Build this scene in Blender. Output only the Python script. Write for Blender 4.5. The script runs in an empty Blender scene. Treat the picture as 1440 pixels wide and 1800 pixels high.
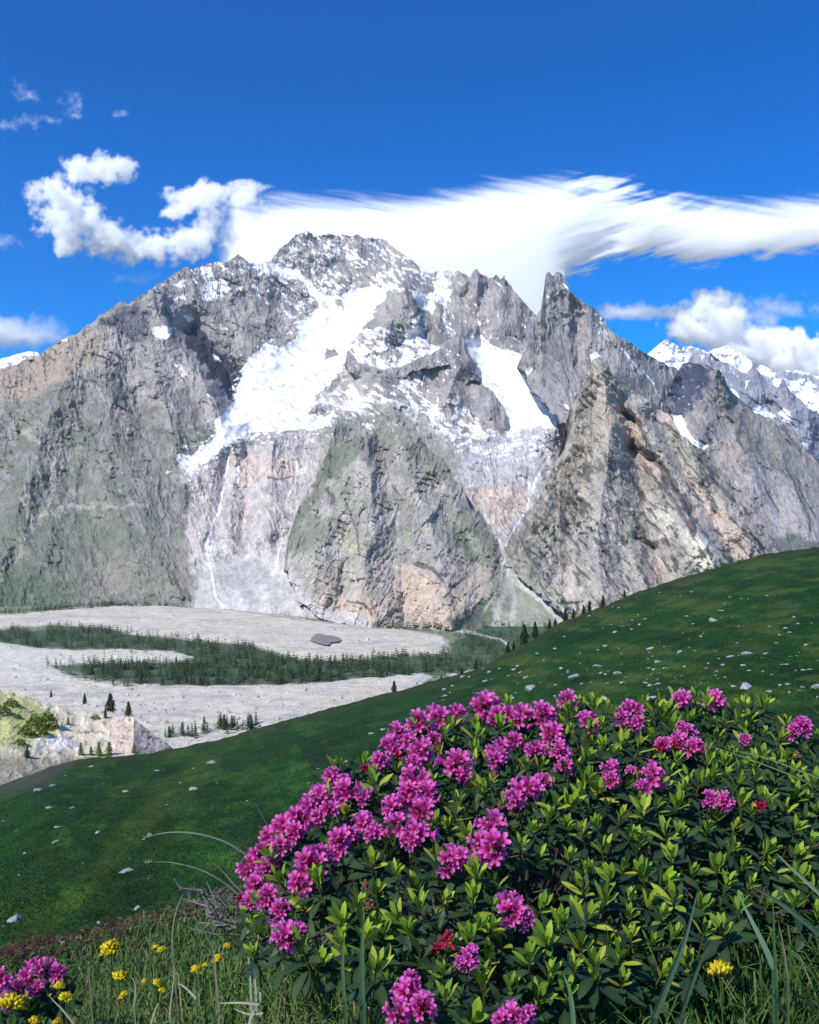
import bpy, math, random
import numpy as np
from mathutils import Vector, Matrix, Quaternion

# ---------------------------------------------------------------- camera, sky, sun, exposure
R = math.radians
scene = bpy.context.scene
col = scene.collection
F = 900.0 / math.tan(R(30.0))            # focal length in photograph pixels
cam_d = bpy.data.cameras.new("camera")
cam_d.sensor_fit = 'VERTICAL'
cam_d.angle = R(60.0)
cam_d.clip_start = 0.05
cam_d.clip_end = 60000.0
cam = bpy.data.objects.new("camera", cam_d)
cam.rotation_euler = (R(90), 0, 0)
col.objects.link(cam)
scene.camera = cam

SUN = Vector((-0.58, -0.60, 0.84)).normalized()
world = bpy.data.worlds.new("World")
scene.world = world
world.use_nodes = True
wn = world.node_tree
wn.nodes.clear()
sky = wn.nodes.new('ShaderNodeTexSky')
sky.sky_type = 'NISHITA'
sky.sun_disc = False
sky.sun_elevation = math.asin(SUN.z)
sky.sun_rotation = math.atan2(SUN.x, SUN.y)
sky.altitude = 2200.0
sky.air_density = 1.0
sky.dust_density = 0.5
sky.ozone_density = 3.0
hs = wn.nodes.new('ShaderNodeHueSaturation')
hs.inputs['Saturation'].default_value = 2.6
hs.inputs['Hue'].default_value = 0.514
hs.inputs['Value'].default_value = 1.18
bg = wn.nodes.new('ShaderNodeBackground')
bg.inputs['Strength'].default_value = 0.105
wo = wn.nodes.new('ShaderNodeOutputWorld')
wn.links.new(sky.outputs[0], hs.inputs['Color'])
wn.links.new(hs.outputs[0], bg.inputs[0])
wn.links.new(bg.outputs[0], wo.inputs[0])

sun_d = bpy.data.lights.new("sun", 'SUN')
sun_d.energy = 3.9
sun_d.angle = R(0.53)
sun_d.color = (1.0, 0.965, 0.91)
sun = bpy.data.objects.new("sun", sun_d)
sun.rotation_euler = SUN.to_track_quat('Z', 'Y').to_euler()
sun.location = SUN * 50
col.objects.link(sun)

scene.view_settings.view_transform = 'Standard'
scene.view_settings.look = 'None'
scene.view_settings.exposure = 0.6
scene.view_settings.gamma = 1.0
scene.view_settings.use_curve_mapping = False
scene.render.engine = 'CYCLES'
cy = scene.cycles
cy.use_denoising = True
cy.max_bounces = 40
cy.diffuse_bounces = 3
cy.glossy_bounces = 2
cy.transmission_bounces = 4
cy.transparent_max_bounces = 8
cy.volume_bounces = 40

# ---------------------------------------------------------------- helpers
rnd = random.Random(7)

def lin(r, g, b):
    def f(c):
        c /= 255.0
        return c / 12.92 if c <= 0.04045 else ((c + 0.055) / 1.055) ** 2.4
    return np.array([f(r), f(g), f(b)])

def P(px, py, D):
    """photograph pixel + distance (m along the view axis) -> world point"""
    return ((px - 720.0) / F * D, D, (900.0 - py) / F * D)

_rs = np.random.RandomState(3)
_PERM = np.concatenate([_rs.permutation(1024)] * 3).astype(np.int64)
_GA = _rs.rand(1024) * 2 * np.pi
_GX, _GY = np.cos(_GA), np.sin(_GA)

def gnoise(x, y, seed=0):
    x = np.asarray(x, float) + seed * 17.31
    y = np.asarray(y, float) - seed * 9.77
    ix = np.floor(x).astype(np.int64); iy = np.floor(y).astype(np.int64)
    fx = x - ix; fy = y - iy
    u = fx * fx * fx * (fx * (fx * 6 - 15) + 10); v = fy * fy * fy * (fy * (fy * 6 - 15) + 10)
    def g(i, j, dx, dy):
        h = _PERM[(_PERM[i & 1023] + j) & 1023]
        return _GX[h] * dx + _GY[h] * dy
    a = g(ix, iy, fx, fy); b = g(ix + 1, iy, fx - 1, fy)
    c = g(ix, iy + 1, fx, fy - 1); d = g(ix + 1, iy + 1, fx - 1, fy - 1)
    return (a * (1 - u) + b * u) * (1 - v) + (c * (1 - u) + d * u) * v   # about -0.7..0.7

def fbm(x, y, octv=5, seed=0, gain=0.5):
    s = 0; a = 1.0; f = 1.0
    for o in range(octv):
        s = s + a * gnoise(x * f, y * f, seed + o * 3.1)
        a *= gain; f *= 2.03
    return s

def ridged(x, y, octv=6, seed=0, gain=0.52):
    s = 0; a = 1.0; f = 1.0; w = 1.0; tot = 0
    for o in range(octv):
        n = 1.0 - np.abs(gnoise(x * f, y * f, seed + o * 5.3)) * 2.0
        n = n * n * np.sign(n)
        s = s + a * n * w
        w = np.clip(n * 1.2 + 0.35, 0.25, 1.0)
        tot += a
        a *= gain; f *= 2.07
    return s / tot

def sstep(a, b, x):
    t = np.clip((x - a) / (b - a), 0, 1)
    return t * t * (3 - 2 * t)

def line_dist(x, y, pts):
    d = np.full(np.shape(x), 1e9)
    for (x0, y0), (x1, y1) in zip(pts[:-1], pts[1:]):
        vx, vy = x1 - x0, y1 - y0
        L = vx * vx + vy * vy + 1e-9
        t = np.clip(((x - x0) * vx + (y - y0) * vy) / L, 0, 1)
        d = np.minimum(d, np.hypot(x - x0 - t * vx, y - y0 - t * vy))
    return d

def poly_sd(x, y, pts):
    """signed distance to a polygon, positive inside"""
    pts = list(pts); q = pts + [pts[0]]
    d = line_dist(x, y, q)
    ins = np.zeros(np.shape(x), bool)
    for (x0, y0), (x1, y1) in zip(q[:-1], q[1:]):
        if y0 == y1: continue
        c = ((y0 > y) != (y1 > y)) & (x < (x1 - x0) * (y - y0) / (y1 - y0) + x0)
        ins ^= c
    return np.where(ins, d, -d)

def tps(ctrl, x, y, smooth=0.0):
    """thin-plate interpolation of (px, py, value) control points"""
    c = np.array(ctrl, float)
    X = c[:, :2] / 500.0; n = len(c)
    r2 = ((X[:, None] - X[None]) ** 2).sum(-1)
    K = 0.5 * r2 * np.log(r2 + 1e-12) + smooth * np.eye(n)
    A = np.zeros((n + 3, n + 3)); A[:n, :n] = K
    A[:n, n] = 1; A[:n, n + 1:] = X; A[n, :n] = 1; A[n + 1:, :n] = X.T
    w = np.linalg.solve(A, np.concatenate([c[:, 2], [0, 0, 0]]))
    xs = np.asarray(x, float) / 500.0; ys = np.asarray(y, float) / 500.0
    out = w[n] + w[n + 1] * xs + w[n + 2] * ys
    for i in range(n):
        r2 = (xs - X[i, 0]) ** 2 + (ys - X[i, 1]) ** 2
        out = out + w[i] * 0.5 * r2 * np.log(r2 + 1e-12)
    return out

def mesh_np(name, verts, faces, cols=None, mats=(), smooth=False, uv=None):
    """verts (n,3), faces (m,3|4) arrays -> mesh; cols (n,4) goes to the point attribute 'Col'"""
    me = bpy.data.meshes.new(name)
    verts = np.asarray(verts, np.float32); faces = np.asarray(faces, np.int32)
    k = faces.shape[1]
    me.vertices.add(len(verts)); me.vertices.foreach_set('co', verts.ravel())
    me.loops.add(faces.size); me.loops.foreach_set('vertex_index', faces.ravel())
    me.polygons.add(len(faces))
    me.polygons.foreach_set('loop_start', np.arange(0, faces.size, k, dtype=np.int32))
    me.polygons.foreach_set('loop_total', np.full(len(faces), k, np.int32))
    me.polygons.foreach_set('use_smooth', np.full(len(faces), smooth, bool))
    me.update(calc_edges=True)
    if cols is not None:
        a = me.color_attributes.new('Col', 'FLOAT_COLOR', 'POINT')
        a.data.foreach_set('color', np.asarray(cols, np.float32).ravel())
    for m in mats: me.materials.append(m)
    return me

def link(name, me, parent=None, loc=None, **props):
    o = bpy.data.objects.new(name, me)
    col.objects.link(o)
    if parent is not None: o.parent = parent
    if loc is not None: o.location = loc
    for k, v in props.items(): o[k] = v
    return o

def thing(name, label, cat, loc=(0, 0, 0), group=None, me=None):
    o = link(name, me, None, loc, label=label, category=cat)
    if group: o['group'] = group
    return o

def grid_faces(nr, nc, keep=None):
    i = np.arange(nr * nc).reshape(nr, nc)
    f = np.stack([i[:-1, :-1], i[1:, :-1], i[1:, 1:], i[:-1, 1:]], -1).reshape(-1, 4)
    if keep is not None: f = f[keep.reshape(-1)]
    return f

class NT:
    """tiny node-tree helper"""
    def __init__(s, name):
        s.m = bpy.data.materials.new(name); s.m.use_nodes = True
        s.t = s.m.node_tree; s.t.nodes.clear()
        s.out = s.n('OutputMaterial')
    def n(s, typ, **kw):
        nd = s.t.nodes.new('ShaderNode' + typ)
        for k, v in kw.items(): setattr(nd, k, v)
        return nd
    def l(s, a, b): s.t.links.new(a, b)
    def set(s, nd, **kw):
        for k, v in kw.items():
            nd.inputs[k.replace('_', ' ')].default_value = v
        return nd
    def noise(s, scale, detail=4, rough=0.55, vec=None, dist=0.0):
        nd = s.n('TexNoise'); s.set(nd, Scale=scale, Detail=detail, Roughness=rough, Distortion=dist)
        if vec is not None: s.l(vec, nd.inputs['Vector'])
        return nd
    def ramp(s, fac, stops):
        nd = s.n('ValToRGB'); cr = nd.color_ramp
        while len(cr.elements) > 1: cr.elements.remove(cr.elements[-1])
        cr.elements[0].position = stops[0][0]; cr.elements[0].color = (*stops[0][1], 1)
        for p, c in stops[1:]:
            e = cr.elements.new(p); e.color = (*c, 1)
        s.l(fac, nd.inputs[0]); return nd
    def mul(s, a, b, fac=1.0, mode='MULTIPLY'):
        nd = s.n('MixRGB', blend_type=mode); nd.inputs[0].default_value = fac
        for k, v in ((1, a), (2, b)):
            if hasattr(v, 'is_output'): s.l(v, nd.inputs[k])
            else: nd.inputs[k].default_value = (*v, 1)
        return nd.outputs[0]
    def mapping(s, vec, scale=(1, 1, 1), rot=(0, 0, 0)):
        nd = s.n('Mapping'); nd.inputs['Scale'].default_value = scale; nd.inputs['Rotation'].default_value = rot
        s.l(vec, nd.inputs['Vector']); return nd.outputs[0]

# ---------------------------------------------------------------- landscape materials
def rock_material():
    k = NT("mountain_rock"); tc = k.n('TexCoord'); at = k.n('Attribute', attribute_name='Col')
    ob = tc.outputs['Object']
    st = k.mapping(ob, (1.0, 0.8, 0.4), (0, R(28), 0))
    n1 = k.noise(0.014, 9, 0.72, ob); n2 = k.noise(0.04, 8, 0.72, st)
    v = k.ramp(n1.outputs[0], [(0.30, (0.72, 0.72, 0.74)), (0.5, (1.0, 1.0, 1.0)), (0.72, (1.26, 1.25, 1.22))])
    v2 = k.ramp(n2.outputs[0], [(0.33, (0.74, 0.74, 0.76)), (0.52, (1.0, 1.0, 1.0)), (0.7, (1.2, 1.2, 1.18))])
    c1 = k.mul(at.outputs['Color'], v.outputs[0]); c1 = k.mul(c1, v2.outputs[0])
    snow = k.mul(at.outputs['Color'], at.outputs['Color'], 0.0)
    mix = k.n('MixRGB'); k.l(at.outputs['Alpha'], mix.inputs[0]); k.l(c1, mix.inputs[1]); k.l(snow, mix.inputs[2])
    b = k.n('BsdfPrincipled'); k.set(b, Roughness=0.9)
    b.inputs['Specular IOR Level'].default_value = 0.15
    k.l(mix.outputs[0], b.inputs['Base Color'])
    add = k.n('Math', operation='ADD'); k.l(n1.outputs[0], add.inputs[0]); k.l(n2.outputs[0], add.inputs[1])
    inv = k.n('Math', operation='SUBTRACT'); inv.inputs[0].default_value = 1.0; k.l(at.outputs['Alpha'], inv.inputs[1])
    stg = k.n('Math', operation='MULTIPLY_ADD'); k.l(inv.outputs[0], stg.inputs[0]); stg.inputs[1].default_value = 0.7; stg.inputs[2].default_value = 0.12
    bp = k.n('Bump'); k.set(bp, Distance=14.0); k.l(stg.outputs[0], bp.inputs['Strength']); k.l(add.outputs[0], bp.inputs['Height'])
    k.l(bp.outputs[0], b.inputs['Normal']); k.l(b.outputs[0], k.out.inputs[0])
    return k.m

def ground_material(name, s1, s2, bump, lo=0.62, hi=1.4):
    """colour attribute x two noises, with a bump of the same grain (s1, s2 = noise scales per metre)"""
    k = NT(name); tc = k.n('TexCoord'); at = k.n('Attribute', attribute_name='Col')
    n1 = k.noise(s1, 8, 0.62, tc.outputs['Object']); n2 = k.noise(s2, 6, 0.7, tc.outputs['Object'])
    v1 = k.ramp(n1.outputs[0], [(0.32, (lo, lo, lo)), (0.5, (1, 1, 1)), (0.7, (hi, hi, hi * 0.95))])
    v2 = k.ramp(n2.outputs[0], [(0.3, (lo, lo, lo)), (0.5, (1, 1, 1)), (0.72, (hi, hi, hi))])
    c = k.mul(k.mul(at.outputs['Color'], v1.outputs[0]), v2.outputs[0])
    b = k.n('BsdfPrincipled'); k.set(b, Roughness=0.95); b.inputs['Specular IOR Level'].default_value = 0.1
    k.l(c, b.inputs['Base Color'])
    add = k.n('Math', operation='ADD'); k.l(n1.outputs[0], add.inputs[0]); k.l(n2.outputs[0], add.inputs[1])
    bp = k.n('Bump'); k.set(bp, Strength=0.8, Distance=bump); k.l(add.outputs[0], bp.inputs['Height'])
    k.l(bp.outputs[0], b.inputs['Normal']); k.l(b.outputs[0], k.out.inputs[0])
    return k.m

M_ROCK = rock_material()
M_VALLEY = ground_material("valley_gravel", 0.03, 0.16, 5.0, 0.80, 1.16)
M_SCREE = ground_material("scree_ground", 0.06, 0.4, 0.45, 0.75, 1.25)
M_HILL = ground_material("hill_grass", 0.12, 1.3, 0.28, 0.6, 1.45)

# ---------------------------------------------------------------- mountains
class Paint:
    """colour of a rock face: rock, grass, scree and snow by place, plus some painted shade"""
    K = 0.92
    def __init__(s, x, y, base):
        s.x, s.y = x, y
        w = 22.0
        s.wx = x + w * fbm(x / 38, y / 38, 5, 11) + 6 * fbm(x / 9, y / 9, 3, 12); s.wy = y + w * fbm(x / 38, y / 38, 5, 23) + 6 * fbm(x / 9, y / 9, 3, 24)
        s.c = np.ones(x.shape + (3,)) * lin(*base) * s.K
        s.snow = np.zeros(x.shape)
    def blend(s, m, rgb):
        m = np.clip(m, 0, 1)[..., None]
        s.c = s.c * (1 - m) + lin(*rgb) * s.K * m
    def area(s, pts, rgb, a=1.0, soft=8.0, warp=1.0):
        x = s.x + (s.wx - s.x) * warp; y = s.y + (s.wy - s.y) * warp
        s.blend(a * sstep(-soft, soft, poly_sd(x, y, pts)), rgb)
    def path(s, pts, rgb, w=3.0, a=1.0, warp=0.35):
        x = s.x + (s.wx - s.x) * warp; y = s.y + (s.wy - s.y) * warp
        s.blend(a * sstep(w, w * 0.3, line_dist(x, y, pts)), rgb)
    def mottle(s, scale, rgb, thr, soft, a, seed, sx=1.0, sy=1.0, within=None, rot=0.0):
        c, q = math.cos(rot), math.sin(rot)
        u = (s.x * c + s.y * q) / (scale * sx); v = (-s.x * q + s.y * c) / (scale * sy)
        m = a * sstep(thr - soft, thr + soft, fbm(u, v, 6, seed, 0.6))
        if within is not None: m = m * within
        s.blend(m, rgb)
    def snow_area(s, pts, soft=1.2, warp=0.55):
        x = s.x + (s.wx - s.x) * warp; y = s.y + (s.wy - s.y) * warp
        s.snow = np.maximum(s.snow, sstep(-soft, soft, poly_sd(x, y, pts)))
    def snow_patches(s, pts, p, rel, scale=16.0, rot=0.5, sx=1.0, sy=0.45, seed=5, k=0.35):
        """broken snow, lying more in the gullies (low relief) than on the ribs"""
        c, q = math.cos(rot), math.sin(rot)
        u = (s.x * c + s.y * q) / (scale * sx); v = (-s.x * q + s.y * c) / (scale * sy)
        f = fbm(u, v, 5, seed, 0.62) + 0.5 * fbm(s.x / 48, s.y / 34, 3, seed + 3) + 0.3 * fbm(s.x / 5, s.y / 4, 2, seed + 4) - k * rel
        area = sstep(-14, 14, poly_sd(s.wx, s.wy, pts))
        thr = 0.55 - p * 1.0
        s.snow = np.maximum(s.snow, area * sstep(thr, thr + 0.09, f))
    def bare(s, pts, soft=1.0, warp=0.5):
        x = s.x + (s.wx - s.x) * warp; y = s.y + (s.wy - s.y) * warp
        s.snow = s.snow * (1 - sstep(-soft, soft, poly_sd(x, y, pts)))
    def colours(s):
        m = s.snow[..., None]
        c = s.c * (1 - m) + np.array([0.84, 0.86, 0.89]) * m
        return np.concatenate([c, s.snow[..., None]], -1)

def rock_layer(name, top, bottom, ctrl, paint, ribs=(), amp=90.0, scale=95.0, rot=0.0, stretch=2.2,
               jag=5.0, step=1.5, contact=None, seed=1, calm=None, mat=None, fine=1.0, push=150.0,
               strata=(0.6, 17.0, 26.0), crack=9.0):
    top = np.array(top, float); bottom = np.array(bottom, float)
    x0, x1 = top[0, 0], top[-1, 0]
    nc = int((x1 - x0) / step) + 1
    px = np.linspace(x0, x1, nc)
    ty = np.interp(px, top[:, 0], top[:, 1])
    jn = ridged(px / 26.0, px * 0 + seed * 3.3, 5, seed + 40)
    ty = ty - jag * (jn - 0.35)
    by = np.interp(px, bottom[:, 0], bottom[:, 1])
    nr = int((by - ty).max() / step) + 1
    t = np.linspace(0, 1, nr)[:, None]
    X = np.broadcast_to(px[None], (nr, nc)).copy()
    Y = ty[None] + (by - ty)[None] * t
    D = tps(ctrl, X, Y, 0.002)
    c, q = math.cos(rot), math.sin(rot)
    wx = X + 9 * fbm(X / 60, Y / 60, 3, seed + 60); wy = Y + 9 * fbm(X / 60, Y / 60, 3, seed + 70)
    U = (wx * c + wy * q) / scale; V = (-wx * q + wy * c) / (scale * stretch)
    rel = 0.75 * ridged(U, V, 8, seed, 0.54) + 0.45 * ridged(U * 0.45 + 3.7, V * 0.45, 4, seed + 2, 0.5)
    rel2 = ridged((X * c + Y * q) / 15 + seed, (-X * q + Y * c) / 28, 6, seed + 9, 0.62)
    # ledges along the bedding and open cracks
    sa = strata[0]; sv = -X * math.sin(sa) + Y * math.cos(sa); su = X * math.cos(sa) + Y * math.sin(sa)
    ph = sv / strata[1] + 1.3 * fbm(su / 70, sv / 40, 4, seed + 81, 0.55)
    saw = ph - np.floor(ph); saw = np.where(saw < 0.82, saw / 0.82, (1 - saw) / 0.18)
    saw = saw * sstep(-0.1, 0.35, fbm(X / 45, Y / 45, 4, seed + 83))
    cr = sstep(0.09, 0.0, np.abs(gnoise(U * 2.6 + 0.25 * fbm(X / 24, Y / 24, 4, seed + 85), V * 2.6 * 0.8, seed + 86))) * sstep(0.0, 0.3, fbm(X / 50, Y / 50, 4, seed + 87))
    cr2 = sstep(0.08, 0.0, np.abs(gnoise(su / 34 + 0.25 * fbm(X / 14, Y / 14, 4, seed + 88), sv / 8, seed + 89))) * sstep(0.05, 0.3, fbm(X / 36, Y / 36, 4, seed + 90))
    fade = 1.0 if calm is None else 1.0 - calm(X, Y)
    dsc = D / 6000.0
    D = D - amp * dsc * (rel - 0.25) * fade - 0.17 * amp * dsc * fine * (rel2 - 0.25) * fade
    D = D - strata[2] * dsc * saw * fade + crack * dsc * (cr + 0.7 * cr2) * fade
    rib_fade = 1.0 if contact is None else sstep(-2, 34, poly_sd(X, Y, contact))
    for pts, a, w in ribs:                      # tent-shaped ribs (a > 0, towards the viewer) and gullies (a < 0)
        d = line_dist(wx, wy, pts)
        D = D - a * rib_fade * np.clip(1 - d / w, 0, 1) ** 1.15
    if contact is not None:
        sd = poly_sd(X + 7 * fbm(X / 18, Y / 18, 4, seed + 31), Y + 7 * fbm(X / 18, Y / 18, 4, seed + 33), contact)
        D = D + np.minimum(np.clip(-sd, 0, 12) * push, 1700)
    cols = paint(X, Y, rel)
    # the far side of the crest: the mountain goes on behind the skyline
    bx = np.repeat(X[:1], 3, 0); bY = []; bD = []
    for dd, dz in ((900, 900), (420, 360), (140, 90)):
        k = 1.0 if contact is None else sstep(15, 40, sd[0])
        d2 = D[0] + dd * k + 3
        z = (900 - Y[0]) / F * D[0] - dz * k - 2
        bD.append(d2); bY.append(900 - z * F / d2)
    X2 = np.concatenate([bx, X]); Y2 = np.concatenate([np.array(bY), Y]); D2 = np.concatenate([np.array(bD), D])
    cols2 = np.concatenate([np.repeat(cols[:1], 3, 0), cols])
    co = np.stack([(X2 - 720) / F * D2, D2, (900 - Y2) / F * D2], -1).reshape(-1, 3)
    me = mesh_np(name, co, grid_faces(nr + 3, nc), cols2.reshape(-1, 4), [mat or M_ROCK])
    return link(name, me, kind='structure')

S1 = [(478,462),(520,470),(560,508),(592,520),(620,515),(650,506),(688,500),(672,530),(646,565),(622,598),(610,632),(598,655),(552,697),(545,722),(582,738),(562,756),(480,760),(450,755),(415,770),(380,795),(352,815),(346,832),(312,826),(310,802),(346,796),(371,775),(378,750),(401,720),(420,700),(424,662),(440,622),(466,611),(500,614),(528,592),(516,572),(552,545),(565,540),(540,505),(500,480)]
S2 = [(815,600),(840,590),(870,608),(918,625),(926,680),(956,710),(990,742),(940,752),(890,762),(886,720),(866,688),(842,668),(838,640)]
def paint_massif(X, Y, rel):
    p = Paint(X, Y, (156, 153, 149))
    p.mottle(60, (122, 121, 121), 0.1, 0.25, 0.8, 3)
    p.mottle(45, (176, 168, 162), 0.15, 0.25, 0.7, 4)
    left = [(-80,690),(0,680),(110,670),(200,680),(300,740),(400,770),(420,800),(345,850),(318,930),(335,1010),(350,1070),(330,1140),(-80,1140)]
    p.area(left, (130, 130, 123), 0.9, 25)
    inl = sstep(-20, 20, poly_sd(p.wx, p.wy, left))
    p.mottle(50, (116, 122, 108), 0.05, 0.2, 0.85, 8, within=inl)
    p.mottle(26, (150, 147, 142), 0.15, 0.15, 0.75, 9, within=inl, sx=1.6, rot=0.7)
    p.area([(-80,900),(60,880),(200,900),(300,960),(330,1040),(200,1050),(60,1060),(-80,1090)], (112, 119, 104), 0.7, 25)
    p.area([(-80,1010),(60,1000),(140,1045),(60,1090),(-80,1090)], (96, 108, 90), 0.8, 14)
    p.area([(150,980),(320,960),(345,1040),(180,1050)], (146, 140, 132), 0.6, 20)
    p.area([(-80,690),(0,655),(120,596),(190,590),(170,630),(110,670),(40,700),(-80,730)], (166, 153, 138), 0.9, 12)
    p.area([(130,600),(180,560),(250,530),(262,570),(245,600),(200,580),(165,575)], (92, 93, 106), 0.85, 6)  # shade under the left crest, painted into the rock colour
    p.area([(322,580),(346,574),(372,600),(404,632),(434,648),(424,668),(418,690),(428,706),(412,712),(394,690),(378,672),(358,650),(338,615)], (60, 64, 80), 0.97, 2.5)  # shadow patch beside the glacier, painted as a dark blue-grey colour
    for pts, w in (([(20,752),(60,768),(88,800),(92,860),(75,905),(45,940),(30,985),(0,1015)], 7), ([(75,905),(130,893),(185,893),(260,885)], 5), ([(148,665),(190,705),(215,725),(228,765)], 4), ([(50,830),(38,880),(55,915)], 4)):
        p.path(pts, (176, 172, 160), w, 0.6, 0.7)
    cliff = [(308,832),(420,785),(560,765),(590,790),(540,890),(515,960),(510,1040),(480,1010),(440,965),(372,972),(345,985),(328,940),(345,880)]
    p.area(cliff, (196, 188, 182), 0.95, 12)
    inc = sstep(-12, 12, poly_sd(p.wx, p.wy, cliff))
    p.mottle(30, (210, 198, 186), 0.08, 0.15, 0.6, 14, within=inc)
    p.mottle(20, (160, 156, 156), 0.15, 0.15, 0.75, 15, sy=1.8, within=inc)
    p.area([(410,810),(445,798),(470,810),(455,850),(420,850)], (200, 182, 168), 0.6, 12)
    p.area([(470,805),(520,800),(512,835),(470,838)], (194, 178, 166), 0.6, 10)
    p.path([(470,838),(490,842),(512,836)], (96, 84, 82), 3, 0.8)
    p.area([(350,960),(480,950),(520,1010),(580,1100),(700,1140),(380,1140),(335,1045)], (200, 196, 190), 0.95, 10)
    p.mottle(22, (168, 166, 162), 0.05, 0.2, 0.7, 33, sy=2.5, within=sstep(-5, 5, poly_sd(X, Y, [(350,960),(480,950),(520,1010),(580,1100),(380,1100),(335,1045)])))
    p.area([(390,975),(430,985),(470,1000),(440,1040),(420,1050),(395,1020)], (168, 170, 164), 0.7, 8)
    for pts, w in (([(402,800),(392,850),(384,900),(366,945),(362,965),(372,1000),(378,1040),(392,1068)], 3.4), ([(525,800),(518,850),(505,880)], 2.4), ([(420,810),(418,850)], 2), ([(500,930),(495,960),(480,1010)], 2.4)):
        p.path(pts, (238, 238, 240), w, 0.9, 0.2)
    p.area([(372,968),(362,960),(366,948),(374,952)], (245, 246, 250), 1, 2)
    gl = [(795,785),(880,762),(992,744),(990,800),(955,860),(905,935),(880,960),(862,925),(830,880),(785,835)]
    p.area(gl, (192, 191, 193), 0.95, 8)
    ing = sstep(-8, 8, poly_sd(p.wx, p.wy, gl))
    p.mottle(24, (170, 170, 174), 0.1, 0.15, 0.7, 18, within=ing)
    p.area([(815,870),(880,845),(930,870),(890,930),(865,925)], (208, 190, 176), 0.8, 14)
    p.mottle(15, (166, 154, 148), 0.15, 0.1, 0.7, 19, sy=2.2, within=sstep(-8, 8, poly_sd(X, Y, [(815,860),(930,850),(890,930),(865,925)])))
    for pts in ([(850,880),(852,905),(860,920)], [(930,850),(926,895),(905,930),(885,960)], [(965,800),(945,840),(932,870)]):
        p.path(pts, (235, 235, 236), 2.6, 0.9, 0.2)
    # grass and bare slopes under the middle towers
    p.area([(560,770),(600,735),(700,715),(770,760),(810,800),(800,850),(640,840),(570,830)], (140, 143, 132), 0.75, 14)
    p.area([(636,690),(668,688),(724,712),(806,772),(800,790),(756,768),(700,722)], (162, 157, 155), 0.9, 4)
    p.area([(590,735),(620,725),(640,740),(600,775)], (124, 126, 116), 0.6, 8)
    # snow
    p.snow_area(S1); p.snow_area(S2)
    for S, rt, sd_ in ((S1, -0.5, 41), (S2, 0.7, 42)):
        near = sstep(-42, 2, poly_sd(p.wx, p.wy, S)); cc, qq = math.cos(rt), math.sin(rt)
        f = fbm((X * cc + Y * qq) / 17, (-X * qq + Y * cc) / 6, 5, sd_, 0.6) - 0.25 * rel
        p.snow = np.maximum(p.snow, sstep(0.62, 0.7, f + 0.75 * near - 0.2))
    p.snow_area([(688,502),(720,508),(765,520),(772,500),(792,488),(780,545),(790,568),(806,588),(790,575),(770,560),(740,545),(716,512)])
    p.snow_area([(440,462),(480,458),(520,475),(505,490),(470,482),(440,475)])
    for pts in ([(355,522),(370,508),(382,512),(378,528),(358,532)], [(266,575),(285,572),(302,580),(292,596),(275,592)], [(322,556),(335,550),(346,562),(334,568)], [(304,638),(316,640),(332,658),(318,660)], [(388,572),(398,576),(404,582),(390,580)], [(108,600),(120,594),(122,600)], [(218,530),(228,530),(226,535)], [(348,470),(372,468),(386,505),(376,506),(356,486)], [(384,490),(400,500),(408,510),(390,508)], [(310,500),(322,490),(330,492),(318,506)], [(360,694),(372,698),(380,706),(366,702)], [(374,622),(384,626),(390,636),(378,632)]):
        p.snow_area(pts, 1.0, 0.3)
    p.snow_patches([(470,470),(540,400),(690,405),(765,480),(800,470),(800,500),(720,512),(600,512),(585,520),(560,505)], 0.56, rel, 15, 0.6, seed=21)
    p.snow_patches([(258,515),(330,460),(420,440),(480,455),(565,520),(585,545),(520,562),(430,520),(350,530)], 0.44, rel, 20, 0.75, seed=22)
    p.snow_patches([(612,640),(650,560),(700,562),(760,570),(805,600),(795,640),(740,650),(640,662)], 0.9, rel, 20, 0.3, seed=23)
    p.snow_patches([(545,700),(640,672),(740,648),(785,680),(830,720),(870,765),(800,775),(700,706),(600,735)], 0.74, rel, 24, 0.45, sy=0.4, seed=24)
    p.snow_patches([(785,480),(845,470),(935,545),(940,620),(860,610),(800,600),(770,545)], 0.34, rel, 16, 1.2, seed=25)
    p.snow_patches([(560,745),(700,700),(730,750),(700,800),(580,775)], 0.25, rel, 20, 0.4, seed=26)
    p.snow_patches([(380,745),(600,735),(580,775),(380,800)], 0.42, rel, 16, 0.1, seed=27)
    p.snow_patches([(800,755),(990,735),(985,775),(900,800),(790,800)], 0.5, rel, 26, -0.25, sy=0.25, seed=28)
    for pts in ([(712,505),(724,524),(736,546),(728,560),(700,574),(655,578),(640,574),(664,552),(690,522)], [(803,588),(818,600),(828,632),(840,664),(812,676),(790,700),(776,716),(766,694),(735,680),(748,655),(776,640),(790,612)], [(757,556),(768,528),(778,540),(780,570),(770,572)], [(608,650),(612,616),(632,640),(696,656),(750,628),(788,640),(736,656),(690,674),(640,676),(626,650)], [(828,694),(852,680),(868,690),(888,722),(886,756),(850,758),(836,724)], [(742,580),(758,568),(782,584),(800,598),(786,620),(752,602)], [(569,612),(586,610),(596,620),(572,634)], [(592,524),(604,528),(603,548),(590,536)], [(770,714),(790,708),(806,726),(790,738)], [(800,480),(838,472),(884,490),(930,545),(936,610),(868,602),(840,585),(818,592),(790,570),(788,520)]):
        p.bare(pts)
    p.snow_patches([(785,480),(845,470),(935,545),(940,620),(860,600),(800,595),(770,545)], 0.3, rel, 14, 1.25, seed=29)
    for S, sd_ in ((S1, 53), (S2, 54)):
        e = sstep(13, -2, poly_sd(p.wx, p.wy, S)) * sstep(0.12, 0.3, fbm((X + Y * .6) / 20, (Y - X * .6) / 9, 5, sd_, 0.62))
        p.snow = p.snow * (1 - 0.5 * e)
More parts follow.
